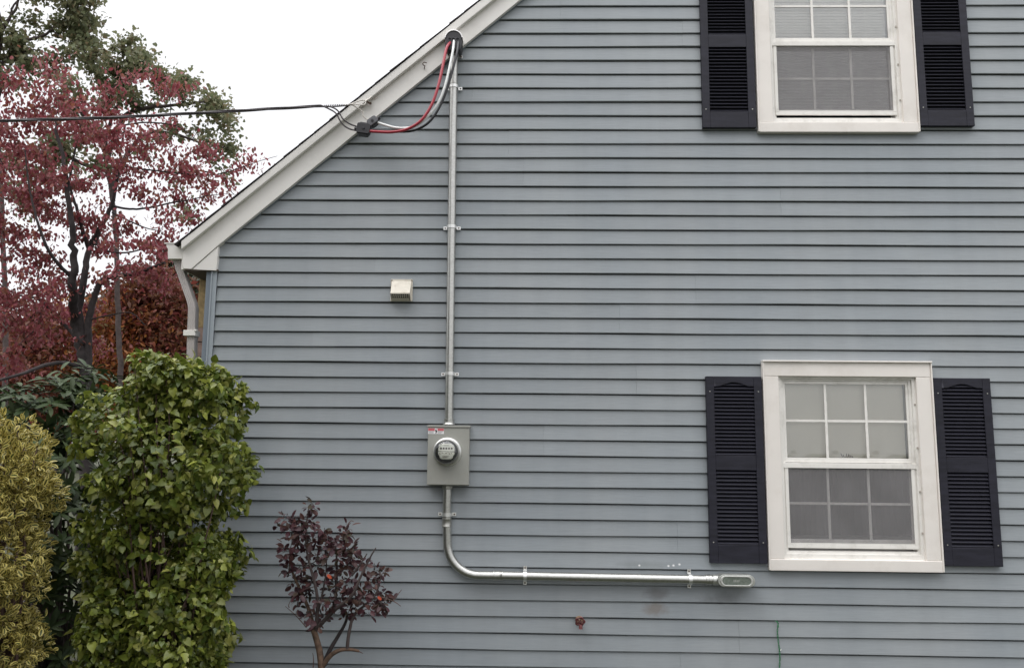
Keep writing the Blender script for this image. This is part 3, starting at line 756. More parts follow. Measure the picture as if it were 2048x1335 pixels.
# service drop: two weathered insulated wires twisted round a bare neutral
drop = thing('service_drop', 'twisted dark overhead service cable crossing in front of the trees to the rake', 'cable', tuple(at(640, 212, -.2)))
spine = smoothpath([at(-2600, 330, -1.2), at(-1400, 285, -.9), at(-600, 257, -.6), at(0, 241.5, -.4), at(200, 236, -.34), at(400, 226, -.28), at(520, 219, -.25), at(600, 214.5, -.22), at(645, 212, -.2)], 40)
for nm, ph, mt, rr in (('insulated_wire', 0, M['oldwire'], .0052), ('insulated_wire', 2.1, M['oldwire'], .0052)):
    P = []; s = 0
    for i, p in enumerate(spine):
        if i: s += (p-spine[i-1]).length
        e = 1-i/(len(spine)-1); a = s*7+ph; k = .006
        P.append(p+Vector((0, math.cos(a)*k, math.sin(a)*k)))
    tail = [at(662, 214+(2 if ph else 0), -.19), at(678, 224+(5 if ph else 0), -.18), at(690, 240+(3 if ph else 0), -.17), at(702, 251-(5 if ph == 0 else -4), -.155), at(716, 254 if ph == 0 else 262, -.14)]
    if ph == 0: tail = [at(660, 213.5, -.19), at(675, 221, -.18), at(686, 238, -.17), at(700, 248, -.155), at(716, 254, -.14)]
    else: tail = [at(658, 218, -.19), at(672, 227, -.18), at(683, 246, -.17), at(697, 257, -.155), at(716, 262, -.14)]
    P = P[:-6]+smoothpath([P[-6]]+tail, 8)[1:]
    build(nm, MB().tube(P, rr, 6), mt, drop, smooth=True)
P = []; s = 0
nsp = spine+smoothpath([at(645, 212, -.2), at(675, 211, -.17), at(702, 208.5, -.14)], 10)[1:]
for i, p in enumerate(nsp):
    if i: s += (p-nsp[i-1]).length
    a = s*7+4.2; k = .006
    P.append(p+Vector((0, math.cos(a)*k, math.sin(a)*k)))
build('bare_neutral', MB().tube(P, .0048, 6), M['oldwire'], drop, smooth=True)
for j in range(16):      # wrapped grip on the neutral near the house
    p = at(650+j*3.6, 211.5-j*.18, -.19+.05*j/16)
    build('wire_wrap', MB().lathe(p, (1, 0, .25), [(-.003, .005), (0, .0075), (.003, .005)], 8), M['neutral'] if j > 10 else M['oldwire'], drop, smooth=True)
build('wire_loop', MB().tube(smoothpath([at(702, 208.5, -.14), at(712, 204, -.13), at(724, 200.5, -.115), at(731, 203, -.105), at(729, 209, -.11), at(718, 209.5, -.125), at(704, 207.5, -.14)], 6), .0042, 6), M['neutral'], drop, smooth=True)
build('neutral_tail', MB().tube(smoothpath([at(702, 208.5, -.14), at(710, 213, -.13), at(721, 220, -.12), at(726, 226, -.12), at(725.5, 231, -.12), at(730, 236, -.12), at(737, 240, -.125)], 6), .0045, 6), M['neutral'], drop, smooth=True)
# anchor bracket on the rake
an = thing('cable_anchor', 'small bent metal cable anchor screwed to the rake board above the splices', 'bracket', tuple(at(735, 200, YF)))
mb = MB(); mb.tube(smoothpath([at(731, 203, -.105), at(734, 200, -.10), at(738, 198, -.09), at(743, 194, YS-.002)], 4), .006, 8)
build('arm', mb, M['neutral'], an, smooth=True)
mb = MB(); mb.tube([at(733, 203, -.095), at(737, 205.5, -.08), at(740, 207, YS)], .006, 8); build('bolt', mb, M['rust'], an)
build('bolt', MB().tube([at(741, 207, -.075), at(740.5, 206.5, -.1)], .009, 6), M['rust'], an)
q = at(743, 195, YF-.004); build('plate', MB().prism([(q.x-.03, q.z-.02), (q.x+.035, q.z-.010), (q.x+.045, q.z+.004), (q.x-.02, q.z+.012)], YF-.006, YF-.001), M['neutral'], an)
# rusty hook
hk = [at(853, 126, -.068), at(849, 125, -.085), at(845.5, 127.5, -.09), at(847, 130.5, -.09), at(849.5, 132, -.085), at(849, 135.5, -.06), at(848.5, 137, YF-.001)]
tag(build('screw_hook', MB().tube(smoothpath(hk, 5), .0034, 8), M['rust'], smooth=True), 'small rusty screw hook in the rake board left of the weatherhead', 'hook')

# ------------------------------------------------------------------ electric meter
YM = -.115
bx0, bx1 = at(853.5, 905, YM).x+.004, at(939, 905, YM).x-.002
bz1, bz0 = at(895, 850, YM).z, at(895, 970, YM).z
mtr = thing('electric_meter', 'grey steel meter box with round glass meter on the siding', 'electric meter', ((bx0+bx1)/2, -.02, bz0))
build('enclosure', MB().box((bx0+.003, YM+.006, bz0), (bx1-.003, -.019, bz1-.004)), M['boxgrey'], mtr, bevel=.003)
build('front_cover', MB().box((bx0+.001, YM-.002, bz0+.004), (bx1-.001, YM+.005, bz1-.014)), M['boxgrey'], mtr, bevel=.003)
mb = MB(); mb.box((bx0-.004, YM-.008, bz1-.013), (bx1+.004, -.019, bz1)); build('top_lip', mb, M['boxgrey'], mtr, bevel=.002)
cx, cz = (at(894.5, 904, YM).x, at(894.5, 903, YM).z)
def disc(y, r): return (y, r)
build('meter_ring', MB().lathe((cx, YM-.002, cz), (0, -1, 0), [(0, .093), (.010, .092), (.016, .088), (.018, .082), (.012, .080)], 40), M['strap'], mtr, smooth=True)
build('meter_base', MB().lathe((cx, YM-.004, cz), (0, -1, 0), [(0, .079), (.018, .078), (.018, 0)], 36), M['grey_plastic'], mtr, smooth=True)
# dial: rounded plate in two tiers with register and name plate
yd = YM-.062
def dome_poly(hw, zlo, zhi, rnd, n=8):
    P = [(cx-hw, cz+zlo), (cx+hw, cz+zlo)]
    P += [(cx+hw-rnd+rnd*math.cos(math.pi/2*i/n), cz+zhi-rnd+rnd*math.sin(math.pi/2*i/n)) for i in range(n+1)]
    P += [(cx-hw+rnd-rnd*math.sin(math.pi/2*i/n), cz+zhi-rnd+rnd*math.cos(math.pi/2*i/n)) for i in range(n+1)]
    return P
build('dial_plate', MB().prism(dome_poly(.052, .004, .052, .034), yd, yd+.02), M['dial'], mtr, bevel=.002)
nm_ = build('name_plate', MB().prism([(cx-.040, cz-.040), (cx-.028, cz-.046), (cx+.028, cz-.046), (cx+.040, cz-.040), (cx+.044, cz-.022), (cx+.051, cz-.018), (cx+.052, cz-.001), (cx-.052, cz-.001), (cx-.051, cz-.018), (cx-.044, cz-.022)], yd-.004, yd+.02), M['dial'], mtr, bevel=.002)
build('drum', MB().lathe((cx, yd+.021, cz), (0, 1, 0), [(0, .058), (.036, .062)], 28), M['grey_plastic'], mtr, smooth=True)
mb = MB()
for i in range(5): mb.lathe((cx-.034+i*.017, yd-.0005, cz+.022), (0, -1, 0), [(0, .0065), (.0008, .0065), (.0008, .0052), (0, .0050)], 14)
for i in range(5):
    a = i*1.9+.4; mb.tube([(cx-.034+i*.017, yd-.001, cz+.022), (cx-.034+i*.017+.0045*math.cos(a), yd-.001, cz+.022+.0045*math.sin(a))], .0007, 4)
build('register_dials', mb, M['rust'], mtr)
mb = MB()
for i, (dx, w_) in enumerate(((-.044, .008), (-.030, .003), (-.024, .005), (-.014, .002), (-.006, .010), (.010, .003), (.017, .008), (.031, .004))): mb.box((cx+dx, yd-.0055, cz-.013+(i % 3)*.002), (cx+dx+w_, yd-.0045, cz-.008+(i % 3)*.002))
for r_ in range(3): mb.box((cx-.024, yd-.0055, cz-.026-r_*.005), (cx+.020-r_*.006, yd-.0045, cz-.0245-r_*.005))
mb.box((cx-.018, yd-.0015, cz+.040), (cx+.018, yd-.0005, cz+.042)); build('printed_marks', mb, M['rust'], mtr)
prof = [(.012, .0795), (.030, .079), (.080, .074), (.094, .066), (.102, .048), (.106, .02), (.1065, 0)]
build('glass_dome', MB().lathe((cx, YM, cz), (0, -1, 0), prof, 40), M['dome'], mtr, smooth=True)
# warning label
lx0, lz1 = at(856.5, 853, YM).x, at(856.5, 855.5, YM).z
lw, lh = .103, .037
lab = build('warning_label', MB().box((lx0, YM-.0032, lz1-lh), (lx0+lw, YM-.0022, lz1)), M['label'], mtr)
mb = MB(); mb.box((lx0+.001, YM-.0040, lz1-.017), (lx0+.043, YM-.0033, lz1-.001)); mb.box((lx0+.061, YM-.0040, lz1-.017), (lx0+lw-.001, YM-.0033, lz1-.001)); build('red_band', mb, M['labelred'], lab)
mb = MB()
for r_ in range(3):
    mb.box((lx0+.004, YM-.0038, lz1-.022-r_*.005), (lx0+.036, YM-.0033, lz1-.0205-r_*.005)); mb.box((lx0+.064, YM-.0038, lz1-.022-r_*.005), (lx0+.098-r_*.006, YM-.0033, lz1-.0205-r_*.005))
build('small_print', mb, M['grey_plastic'], lab)
gxx, gzz = lx0+.052, lz1-.018
build('hazard_figure', MB().prism([(gxx-.004, gzz-.014), (gxx+.001, gzz-.016), (gxx+.004, gzz-.006), (gxx+.008, gzz-.008), (gxx+.006, gzz+.003), (gxx+.001, gzz+.006), (gxx+.003, gzz+.014), (gxx-.004, gzz+.010), (gxx-.006, gzz+.001), (gxx-.002, gzz-.004)], YM-.0042, YM-.0033), M['black'], lab)

# ------------------------------------------------------------------ lower conduit
a0 = at(895, 968, YC); a1 = at(893.5, 1030, YC); a2 = at(894.5, 1082, YC)
h0 = at(962, 1149.5, YC); h1 = at(1428, 1158.5, YC)
low = thing('conduit_run', 'galvanised conduit run bending from under the meter box along to the right', 'conduit', tuple(a0))
rad = .205; cxx = a2.x+rad
P = [a0+Vector((0, 0, .03)), a0, a1, a2]
zc_ = h0.z+rad
P = [a0+Vector((0, 0, .03)), a0, a1]
for i in range(15):
    a = math.pi+ (math.pi/2)*i/14
    P.append(Vector((cxx+rad*math.cos(a), YC, zc_+rad*math.sin(a))))
build('elbow', MB().tube(P+[Vector((at(996, 1150, YC).x, YC, h0.z))], PR, 28), M['galv'], low, smooth=True)
hs = Vector((at(996, 1150, YC).x, YC, h0.z)); hd = (h1-hs).normalized()
build('pipe', MB().tube([hs, hs.lerp(h1, .5), h1], PR, 28), M['galv'], low, smooth=True)
coupling(low, hs, hd, .062, .0315)
coupling(low, at(893.5, 1044, YC), (0, 0, 1), .055, .0305, mat=M['galv_dull'])
build('locknut', MB().lathe(a0-Vector((0, 0, .03)), (0, 0, 1), [(0, .031), (.004, .035), (.020, .036), (.024, .042), (.040, .041)], 10), M['galv_dull'], low)
strap(low, at(893.5, 1028, YC), (0, 0, 1))
def on_h(px): t = (at(px, 1155, YC).x-hs.x)/(h1.x-hs.x); return hs.lerp(h1, t)
strap(low, on_h(1050), hd); strap(low, on_h(1380), hd)
build('connector', MB().lathe(on_h(1411), hd, [(0, .031), (.004, .033), (.010, .033), (.011, .031), (.020, .031), (.021, .034), (.034, .034), (.036, .03)], 20), M['galv'], low, smooth=True)
# oval conduit body with its cover
bc = at(1471, 1159.5, -.075); Lh, rh = .085, .040
ang = math.atan2(hd.z, hd.x)
def oval(L_, r, n=14):
    P = [(L_*math.cos(0)+r*math.cos(-math.pi/2+math.pi*i/n), r*math.sin(-math.pi/2+math.pi*i/n)) for i in range(n+1)]
    P += [(-L_+r*math.cos(math.pi/2+math.pi*i/n), r*math.sin(math.pi/2+math.pi*i/n)) for i in range(n+1)]
    return [(bc.x+x*math.cos(ang)-z*math.sin(ang), bc.z+x*math.sin(ang)+z*math.cos(ang)) for x, z in P]
cb = build('conduit_body', MB().prism(oval(Lh-.004, .036), -.095, -.018), M['cast'], low, bevel=.008, seg=3)
build('neck', MB().tube([h1-hd*.01, h1+hd*.03], .033, 20), M['cast'], low, smooth=True)
build('gasket', MB().prism(oval(Lh-.004, .037), -.0975, -.0955), M['rubber'], cb)
build('cover', MB().prism(oval(Lh-.006, .0375), -.104, -.098), M['cast'], cb, bevel=.0025, seg=3)
build('cover_panel', MB().prism(oval(Lh-.020, .024), -.1065, -.1042), M['cover'], cb, bevel=.001)
build('cover_rim', MB().ring(oval(Lh-.014, .031), oval(Lh-.020, .0245), -.110, -.1042), M['strap'], cb, bevel=.0015)
for s in (-1, 1): build('screw', MB().lathe((bc.x+s*.100, -.104, bc.z+s*.100*math.tan(ang)), (0, -1, 0), [(0, .006), (.003, .005), (.004, .0)], 10), M['galv_dull'], cb)
mb = MB()
for i in range(4): mb.box((bc.x-.02+i*.010, -.1072, bc.z-.006), (bc.x-.014+i*.010, -.1066, bc.z+.007))
build('raised_mark', mb, M['cast'], cb)

# ------------------------------------------------------------------ wall vent
vx0, vx1 = at(781.5, 575, -.03).x, at(825, 575, -.03).x; vzt, vzb = at(800, 558, -.03).z, at(800, 603, -.03).z
vent = thing('wall_vent', 'dirty ivory hooded exhaust vent on the siding left of the riser', 'vent', ((vx0+vx1)/2, -.02, vzb))
zf = at(800, 586, -.09).z; vzm = zf
mb = MB(); mb.box((vx0, -.028, vzb+.004), (vx1, -.019, vzt)); build('mounting_plate', mb, M['ivory'], vent, bevel=.002)
a, b = vx0+.008, vx1-.010; t_ = .003
mb = MB()
mb.add([(a, -.028, vzt-.012), (b, -.028, vzt-.012), (b, -.085, vzm), (a, -.085, vzm), (a, -.028, vzb+.004), (b, -.028, vzb+.004)], [(3, 2, 1, 0), (0, 4, 3), (1, 2, 5)])
mb.box((a, -.088, vzm-.003), (b, -.082, vzm+.004))
o = build('hood', mb, M['ivory'], vent); so = o.modifiers.new('s', 'SOLIDIFY'); so.thickness = .002
mb = MB(); nfin = 8
def gpt(u, v): return Vector((a+.008+(b-a-.016)*u, -.084+(.050)*v, vzm-.004-(vzm-vzb-.008)*v))
for i in range(nfin+1):
    mb.tube([gpt(i/nfin, 0), gpt(i/nfin, .6)], .0028, 4)
mb.tube([gpt(0, 0), gpt(1, 0)], .002, 4); mb.tube([gpt(0, .30), gpt(1, .30)], .0022, 4)
p_, q_, r_, s_ = gpt(0, .55), gpt(1, .55), gpt(1, 1), gpt(0, 1); mb.add([p_, q_, r_, s_], [(0, 1, 2, 3)])
build('grille', mb, M['ivory'], vent)
mb = MB(); mb.add([gpt(.01, 0)+Vector((0, .006, .003)), gpt(.99, 0)+Vector((0, .006, .003)), gpt(.99, .58)+Vector((0, .006, .003)), gpt(.01, .58)+Vector((0, .006, .003))], [(0, 1, 2, 3)]); build('duct_shade_sheet', mb, M['dark'], vent)  # dark sheet behind the fins, painted in for the shade inside the duct
for sx in (vx0+.006, vx1-.006): build('screw', MB().lathe((sx, -.029, vzt-.008), (0, -1, 0), [(0, .0045), (.003, .003)], 8), M['rust'], vent)

# ------------------------------------------------------------------ hose spigot
sp_ = at(1160, 1246, -.09)
spg = thing('hose_spigot', 'small rusty red outdoor tap with wheel handle low on the siding', 'tap', (sp_.x, -.02, sp_.z))
build('body', MB().tube([(sp_.x, -.018, sp_.z+.008), (sp_.x, -.075, sp_.z+.004)], [.013, .012], 12), M['brass'], spg, smooth=True)
build('flange', MB().lathe((sp_.x, -.0185, sp_.z+.008), (0, -1, 0), [(0, .026), (.003, .026), (.005, .014)], 18), M['brass'], spg)
build('spout', MB().tube(smoothpath([(sp_.x, -.06, sp_.z+.004), (sp_.x+.003, -.085, sp_.z-.010), (sp_.x+.004, -.094, sp_.z-.022), (sp_.x+.004, -.096, sp_.z-.032)], 4), [.012]*9+[.0115]*3+[.014], 12), M['spigot'], spg, smooth=True)
build('valve_stem', MB().tube([(sp_.x, -.062, sp_.z), (sp_.x, -.098, sp_.z+.016)], .007, 8), M['brass'], spg, smooth=True)
mb = MB(); hc = Vector((sp_.x, -.100, sp_.z+.014)); nn = 40; ringp = []
for i in range(nn+1):
    a = 2*math.pi*i/nn; r_ = .026+.0035*math.cos(5*a); ringp.append(hc+Vector((r_*math.cos(a), r_*math.sin(a)*.35*-1, r_*math.sin(a)*.94)))
mb.tube(ringp, .0052, 8, caps=False)
for i in range(5):
    a = 2*math.pi*i/5; mb.tube([hc, hc+Vector((.027*math.cos(a), -.027*math.sin(a)*.35, .027*math.sin(a)*.94))], .004, 6)
mb.lathe(hc+Vector((0, .004, 0)), (0, -1, .35), [(0, .008), (.009, .007), (.010, .0)], 10)
build('handle', mb, M['spigot'], spg, smooth=True)

# ------------------------------------------------------------------ green wire on the wall
gw = thing('green_cord', 'thin green twisted cord hanging down the siding below the lower window', 'cord', tuple(at(1556, 1245, -.03)))
base = [at(1551, 1240, -.024), at(1556, 1246, -.03), at(1554.5, 1262, -.03), at(1557, 1285, -.03), at(1559.5, 1310, -.032), at(1559, 1335, -.03), at(1561, 1370, -.03), at(1560, 1400, -.03)]
for ph in (0, math.pi):
    P = []
    for i, p in enumerate(smoothpath(base, 12)): P.append(p+Vector((math.cos(i*.55+ph)*.0032, math.sin(i*.55+ph)*.0022-.002, 0)))
    build('strand', MB().tube(P, .0021, 6), M['green'], gw, smooth=True)
for (x, y) in ((1556, 1250), (1560.5, 1298)):
    p = at(x, y, -.036); build('clip', MB().lathe(p, (.2, -.2, -1), [(-.006, .003), (0, .0042), (.008, .0035), (.009, .001)], 8), M['green'], gw, smooth=True)
p = at(1561, 1300, -.04); build('tip', MB().lathe(p, (.3, -.2, 1), [(0, .003), (.008, .003), (.012, .001)], 8), M['white'], gw)

# ------------------------------------------------------------------ foliage
rng = np.random.default_rng(3)
def leaf_tpl(kind):
    """(verts, faces, uv.x per vert): leaf lies along +Y from stalk to tip, normal +Z, length 1"""
    if kind == 'simple': o = [(0, 0), (.18, .25), (.22, .5), (.13, .8), (0, 1)]
    if kind == 'oval': o = [(0, 0), (.20, .2), (.27, .5), (.20, .8), (0, 1)]
    if kind == 'lobed': o = [(0, 0), (.30, .08), (.44, .34), (.27, .46), (.26, .68), (0, 1)]
    if kind == 'heart': o = [(0, .0), (.30, -.02), (.42, .25), (.32, .55), (.14, .82), (0, 1)]
    if kind == 'long': o = [(0, 0), (.10, .2), (.14, .5), (.12, .75), (0, 1)]
    mid = [(0, y, -.0) for _, y in o]
    V_ = []; U = []; n = len(o)
    for x, y in o[0:1]: V_.append((0, y, 0)); U.append(.5)
    idx = []
    cup = .28
    for i in range(1, n-1):
        x, y = o[i]; dro = -.22*y*y
        V_ += [(-x, y, abs(x)*cup+dro), (0, y, dro), (x, y, abs(x)*cup+dro)]; U += [0, 1, 0]
    V_.append((0, 1, -.22)); U.append(.1)
    F = [(0, 2, 1), (0, 3, 2)]
    for i in range(n-3):
        b = 1+3*i; F += [(b, b+1, b+4, b+3), (b+1, b+2, b+5, b+4)]
    b = 1+3*(n-3); t = len(V_)-1; F += [(b, b+1, t), (b+1, b+2, t)]
    return np.array(V_, float), F, np.array(U)
def frames(nrm, tip):
    """rotation matrices with columns x, y(tip), z(normal)"""
    y = tip/np.linalg.norm(tip, axis=1, keepdims=True)
    z = nrm-y*np.sum(nrm*y, axis=1, keepdims=True); z /= np.linalg.norm(z, axis=1, keepdims=True)+1e-9
    x = np.cross(y, z); return np.stack([x, y, z], axis=2)
def leaf_mesh(name, pos, rot, size, tpl):
    V_, F, U = tpl; n = len(pos); k = len(V_)
    vs = (np.einsum('nij,kj->nki', rot, V_)*size[:, None, None]+pos[:, None, :]).reshape(-1, 3)
    me = bpy.data.meshes.new(name)
    fl = np.array([len(f) for f in F]); fi = np.concatenate([np.array(f) for f in F])
    loops = (fi[None, :]+(np.arange(n)*k)[:, None]).reshape(-1)
    tot = np.tile(fl, n); st_ = np.concatenate([[0], np.cumsum(tot)[:-1]])
    me.vertices.add(n*k); me.vertices.foreach_set('co', vs.ravel().astype(np.float32))
    me.loops.add(len(loops)); me.loops.foreach_set('vertex_index', loops.astype(np.int32))
    me.polygons.add(len(tot)); me.polygons.foreach_set('loop_start', st_.astype(np.int32)); me.polygons.foreach_set('loop_total', tot.astype(np.int32))
    me.update(calc_edges=True)
    uv = me.uv_layers.new(name='UVMap'); uu = np.tile(U[fi], n)
    uv.data.foreach_set('uv', np.stack([uu, uu*0], 1).ravel().astype(np.float32))
    me.polygons.foreach_set('use_smooth', np.ones(len(tot), bool)); me.validate(); return me
def add_leaves(root, partname, stuffname, pos, rot, size, tpl, mat, singles=300, stuff_kind=True):
    """the `singles` leaves nearest the camera become objects, the rest one part"""
    off = np.array(root_loc(root)); pos = np.asarray(pos)-off
    camp = np.array(CAM)-off
    if singles:
        d = np.linalg.norm(pos-camp, axis=1)/size
        order = np.argsort(d); s, rest = order[:singles], order[singles:]
        me = leaf_mesh(partname, np.zeros((1, 3)), np.eye(3)[None], np.ones(1), tpl); me.materials.append(mat)
        for i in s:
            o = bpy.data.objects.new(partname, me); col.objects.link(o); o.parent = root
            m4 = Matrix([list(rot[i][r_]*size[i])+[pos[i][r_]] for r_ in range(3)]+[[0, 0, 0, 1]])
            o.matrix_local = m4
    else: rest = np.arange(len(pos))
    if len(rest):
        me = leaf_mesh(stuffname, pos[rest], rot[rest], size[rest], tpl); me.materials.append(mat)
        o = bpy.data.objects.new(stuffname, me); col.objects.link(o); o.parent = root
        if singles: o['kind'] = 'stuff'
def unit(a): return a/(np.linalg.norm(a, axis=1, keepdims=True)+1e-9)

def shrub_leaves(blobs, n, size, szvar, out_bias=1.0, droop=.5, up=.5, shell=.28):
    """leaf positions through the outer shell of a union of ellipsoids (cx,cy,cz,rx,ry,rz)"""
    B = np.array(blobs); vol = (B[:, 3]*B[:, 4]+B[:, 3]*B[:, 5]+B[:, 4]*B[:, 5]); pr = vol/vol.sum()
    P = []; Nn = []
    while len(P) < n:
        b = B[rng.choice(len(B), p=pr)]; d = rng.normal(size=3); d /= np.linalg.norm(d)
        r_ = 1-shell*abs(rng.normal())*.8
        if r_ < .15: continue
        p = b[:3]+d*b[3:]*r_*(1+.05*rng.normal())
        ins = np.sum(((p-B[:, :3])/B[:, 3:])**2, axis=1).min()
        if ins < (1-shell*1.8)**2: continue
        if p[2] < .03: continue
        g = d/b[3:]; P.append(p); Nn.append(g/np.linalg.norm(g))
    P = np.array(P); Nn = np.array(Nn)
    nr = unit(Nn*out_bias+np.array([0, 0, up])+rng.normal(size=P.shape)*.45)
    tp = unit(Nn*.6+rng.normal(size=P.shape)*.7+np.array([0, 0, -droop]))
    return P, frames(nr, tp), size*(1+szvar*rng.uniform(-1, 1, len(P))), Nn

def clumpify(blobs, per, rmin, rmax):
    o = []
    for b in blobs:
        o.append(b[:3]+tuple(q*.80 for q in b[3:]))
        for _ in range(per):
            d = rng.normal(size=3); d /= np.linalg.norm(d); r_ = rng.uniform(rmin, rmax)
            p = np.array(b[:3])+d*np.array(b[3:])*rng.uniform(.80, 1.05)*(1-r_*.5/max(b[3:]))
            o.append((p[0], p[1], p[2], r_, r_, r_*.8))
    return o

def stems(root, base, tips, r0, mat, name='stem', n=6, wob=.05):
    for t in tips:
        b = Vector(base)+Vector((random.uniform(-.06, .06), random.uniform(-.06, .06), 0)); t = Vector(t)
        mids = [b.lerp(t, k/4)+Vector((random.uniform(-wob, wob), random.uniform(-wob, wob), (.12*math.sin(math.pi*k/4)))) for k in (1, 2, 3)]
        P = smoothpath([b]+mids+[t], 4); k = len(P)
        build(name, MB().tube(P, [r0*(1-.8*i/(k-1)) for i in range(k)], n), mat, root, smooth=True)

# --- large green leafy shrub by the corner
def pxblob(px, py, Y, rx, rz, ry):
    v = at(px, py, Y); s = ppm(Y); return (v.x, v.y, v.z, rx/s, ry, rz/s)
gs = thing('leafy_shrub', 'tall rounded bright green broadleaf shrub against the left corner of the house', 'shrub', (at(330, 1300, -.75).x, -.75, 0))
GB = [pxblob(345, 760, -.61, 105, 68, .30), pxblob(240, 1340, -.7, 90, 70, .3), pxblob(340, 1270, -.75, 105, 80, .38), pxblob(380, 1200, -.7, 80, 70, .34), pxblob(330, 1140, -0.58, 135, 75, .38), pxblob(230, 1130, -0.56, 65, 80, .3), pxblob(350, 790, -0.61, 118, 98, .36), pxblob(245, 850, -0.66, 90, 100, .34), pxblob(420, 830, -0.56, 85, 105, .33), pxblob(330, 930, -0.71, 165, 130, .45),
      pxblob(255, 1020, -0.66, 95, 110, .36), pxblob(420, 960, -0.61, 85, 100, .36), pxblob(340, 1080, -0.61, 130, 110, .40), pxblob(420, 1130, -0.56, 65, 80, .32), pxblob(300, 1200, -0.61, 120, 100, .40),
      pxblob(240, 1260, -0.61, 85, 100, .35), pxblob(350, 1330, -0.58, 100, 90, .38), pxblob(420, 1290, -0.36, 40, 40, .18), pxblob(260, 1400, -0.56, 110, 90, .4)]
P, Rm, S, Nn = shrub_leaves(clumpify(GB, 12, .05, .11), 27000, .037, .6, .8, .6, .55, .34)
# leave the dark hollow seen in the lower middle
hol = np.array(at(270, 1145, -1.0)); keep = np.linalg.norm((P-hol)*np.array([1/.12, 1/.30, 1/.07]), axis=1) > 1
P, Rm, S = P[keep], Rm[keep], S[keep]
cut = int(len(P)*.55)
add_leaves(gs, 'leaf', 'foliage', P[:cut], Rm[:cut], S[:cut], leaf_tpl('heart'), M['green_leaf'], 150)
add_leaves(gs, 'leaf', 'foliage', P[cut:], Rm[cut:], S[cut:], leaf_tpl('lobed'), M['green_leaf'], 149)
b0 = (at(330, 1300, -.75).x, -.75, 0)
tips = [(b[0]+random.uniform(-.15, .15), b[1]+random.uniform(-.25, 0), b[2]+b[5]*random.uniform(.3, .95)) for b in GB for _ in range(2)]
stems(gs, b0, tips, .009, M['twig'], 'stem')

# --- variegated yellow shrub at the left edge
ys = thing('variegated_shrub', 'yellow and green variegated shrub at the left edge of the view', 'shrub', (at(10, 1300, -1.0).x, -1.0, 0))
YB = [pxblob(-5, 925, -1.0, 80, 98, .28), pxblob(-70, 900, -1.1, 90, 85, .35), pxblob(45, 950, -1.0, 42, 70, .2), pxblob(25, 1020, -1.0, 68, 90, .30), pxblob(15, 1110, -1.05, 85, 80, .32), pxblob(-50, 1080, -1.1, 120, 130, .4),
      pxblob(0, 1210, -1.0, 65, 100, .3), pxblob(-60, 1280, -1.0, 100, 130, .38), pxblob(10, 1300, -1.0, 60, 80, .28)]
P, Rm, S, Nn = shrub_leaves(clumpify(YB, 10, .05, .11), 14000, .033, .5, .6, .0, .6, .25)
tp = unit(Nn*.9+np.array([0, 0, .35])+rng.normal(size=P.shape)*.5); Rm = frames(unit(Nn*.5+np.array([0, 0, .8])+rng.normal(size=P.shape)*.5), tp)
add_leaves(ys, 'leaf', 'foliage', P, Rm, S, leaf_tpl('oval'), M['yellow_leaf'], 299)
stems(ys, (at(10, 1300, -1.0).x, -1.0, 0), [(b[0]+random.uniform(-.1, .1), b[1], b[2]+b[5]*random.uniform(.2, .9)) for b in YB for _ in range(2)], .014, M['twig'])

# --- dark rhododendron between them
rh = thing('rhododendron', 'dark green long leaved rhododendron in the gap between two brighter shrubs', 'shrub', (at(110, 1300, -.1).x, -.1, 0))
RB = [pxblob(125, 830, .1, 60, 90, .35), pxblob(60, 830, .1, 75, 60, .4), pxblob(120, 950, 0, 80, 110, .4), pxblob(130, 1080, -.1, 80, 120, .4), pxblob(-40, 850, .3, 90, 80, .4), pxblob(110, 1210, -.1, 90, 120, .4), pxblob(130, 1320, -.1, 90, 100, .35), pxblob(180, 780, .3, 50, 50, .3)]
P0, R0, S0, N0 = shrub_leaves(RB, 330, .12, .2, 1, .3, .4, .22)
extra = np.array([at(x, y, .05) for x, y in ((122, 745), (100, 765), (150, 760), (40, 775), (20, 790), (70, 780), (135, 780))]); P0 = np.vstack([P0, extra]); N0 = np.vstack([N0, np.tile([0, -.4, 1], (len(extra), 1))])
PP, TT, NN = [], [], []
for p, nn_ in zip(P0, unit(N0)):
    axn = Vector(nn_)+Vector((0, 0, .7)); axn.normalize(); u = axn.orthogonal().normalized(); v = axn.cross(u); a0_ = random.uniform(0, 6.28)
    for i in range(9):
        a = a0_+i*2*math.pi/9+random.uniform(-.2, .2); dirv = (u*math.cos(a)+v*math.sin(a))+axn*random.uniform(-.15, .75)
        PP.append(Vector(p)+axn*random.uniform(-.02, .02)); TT.append(dirv); NN.append(axn+Vector((0, 0, .2))-dirv*.2)
PP, TT, NN = map(lambda q: np.array([tuple(v) for v in q]), (PP, TT, NN))
add_leaves(rh, 'leaf', 'foliage', PP, frames(NN, TT), (.100)*(1+.3*rng.uniform(-1, 1, len(PP))), leaf_tpl('long'), M['rhodo'], 299)
stems(rh, (at(110, 1300, -.1).x, -.1, 0), [tuple(p) for p in P0[::9]], .014, M['bark2'])

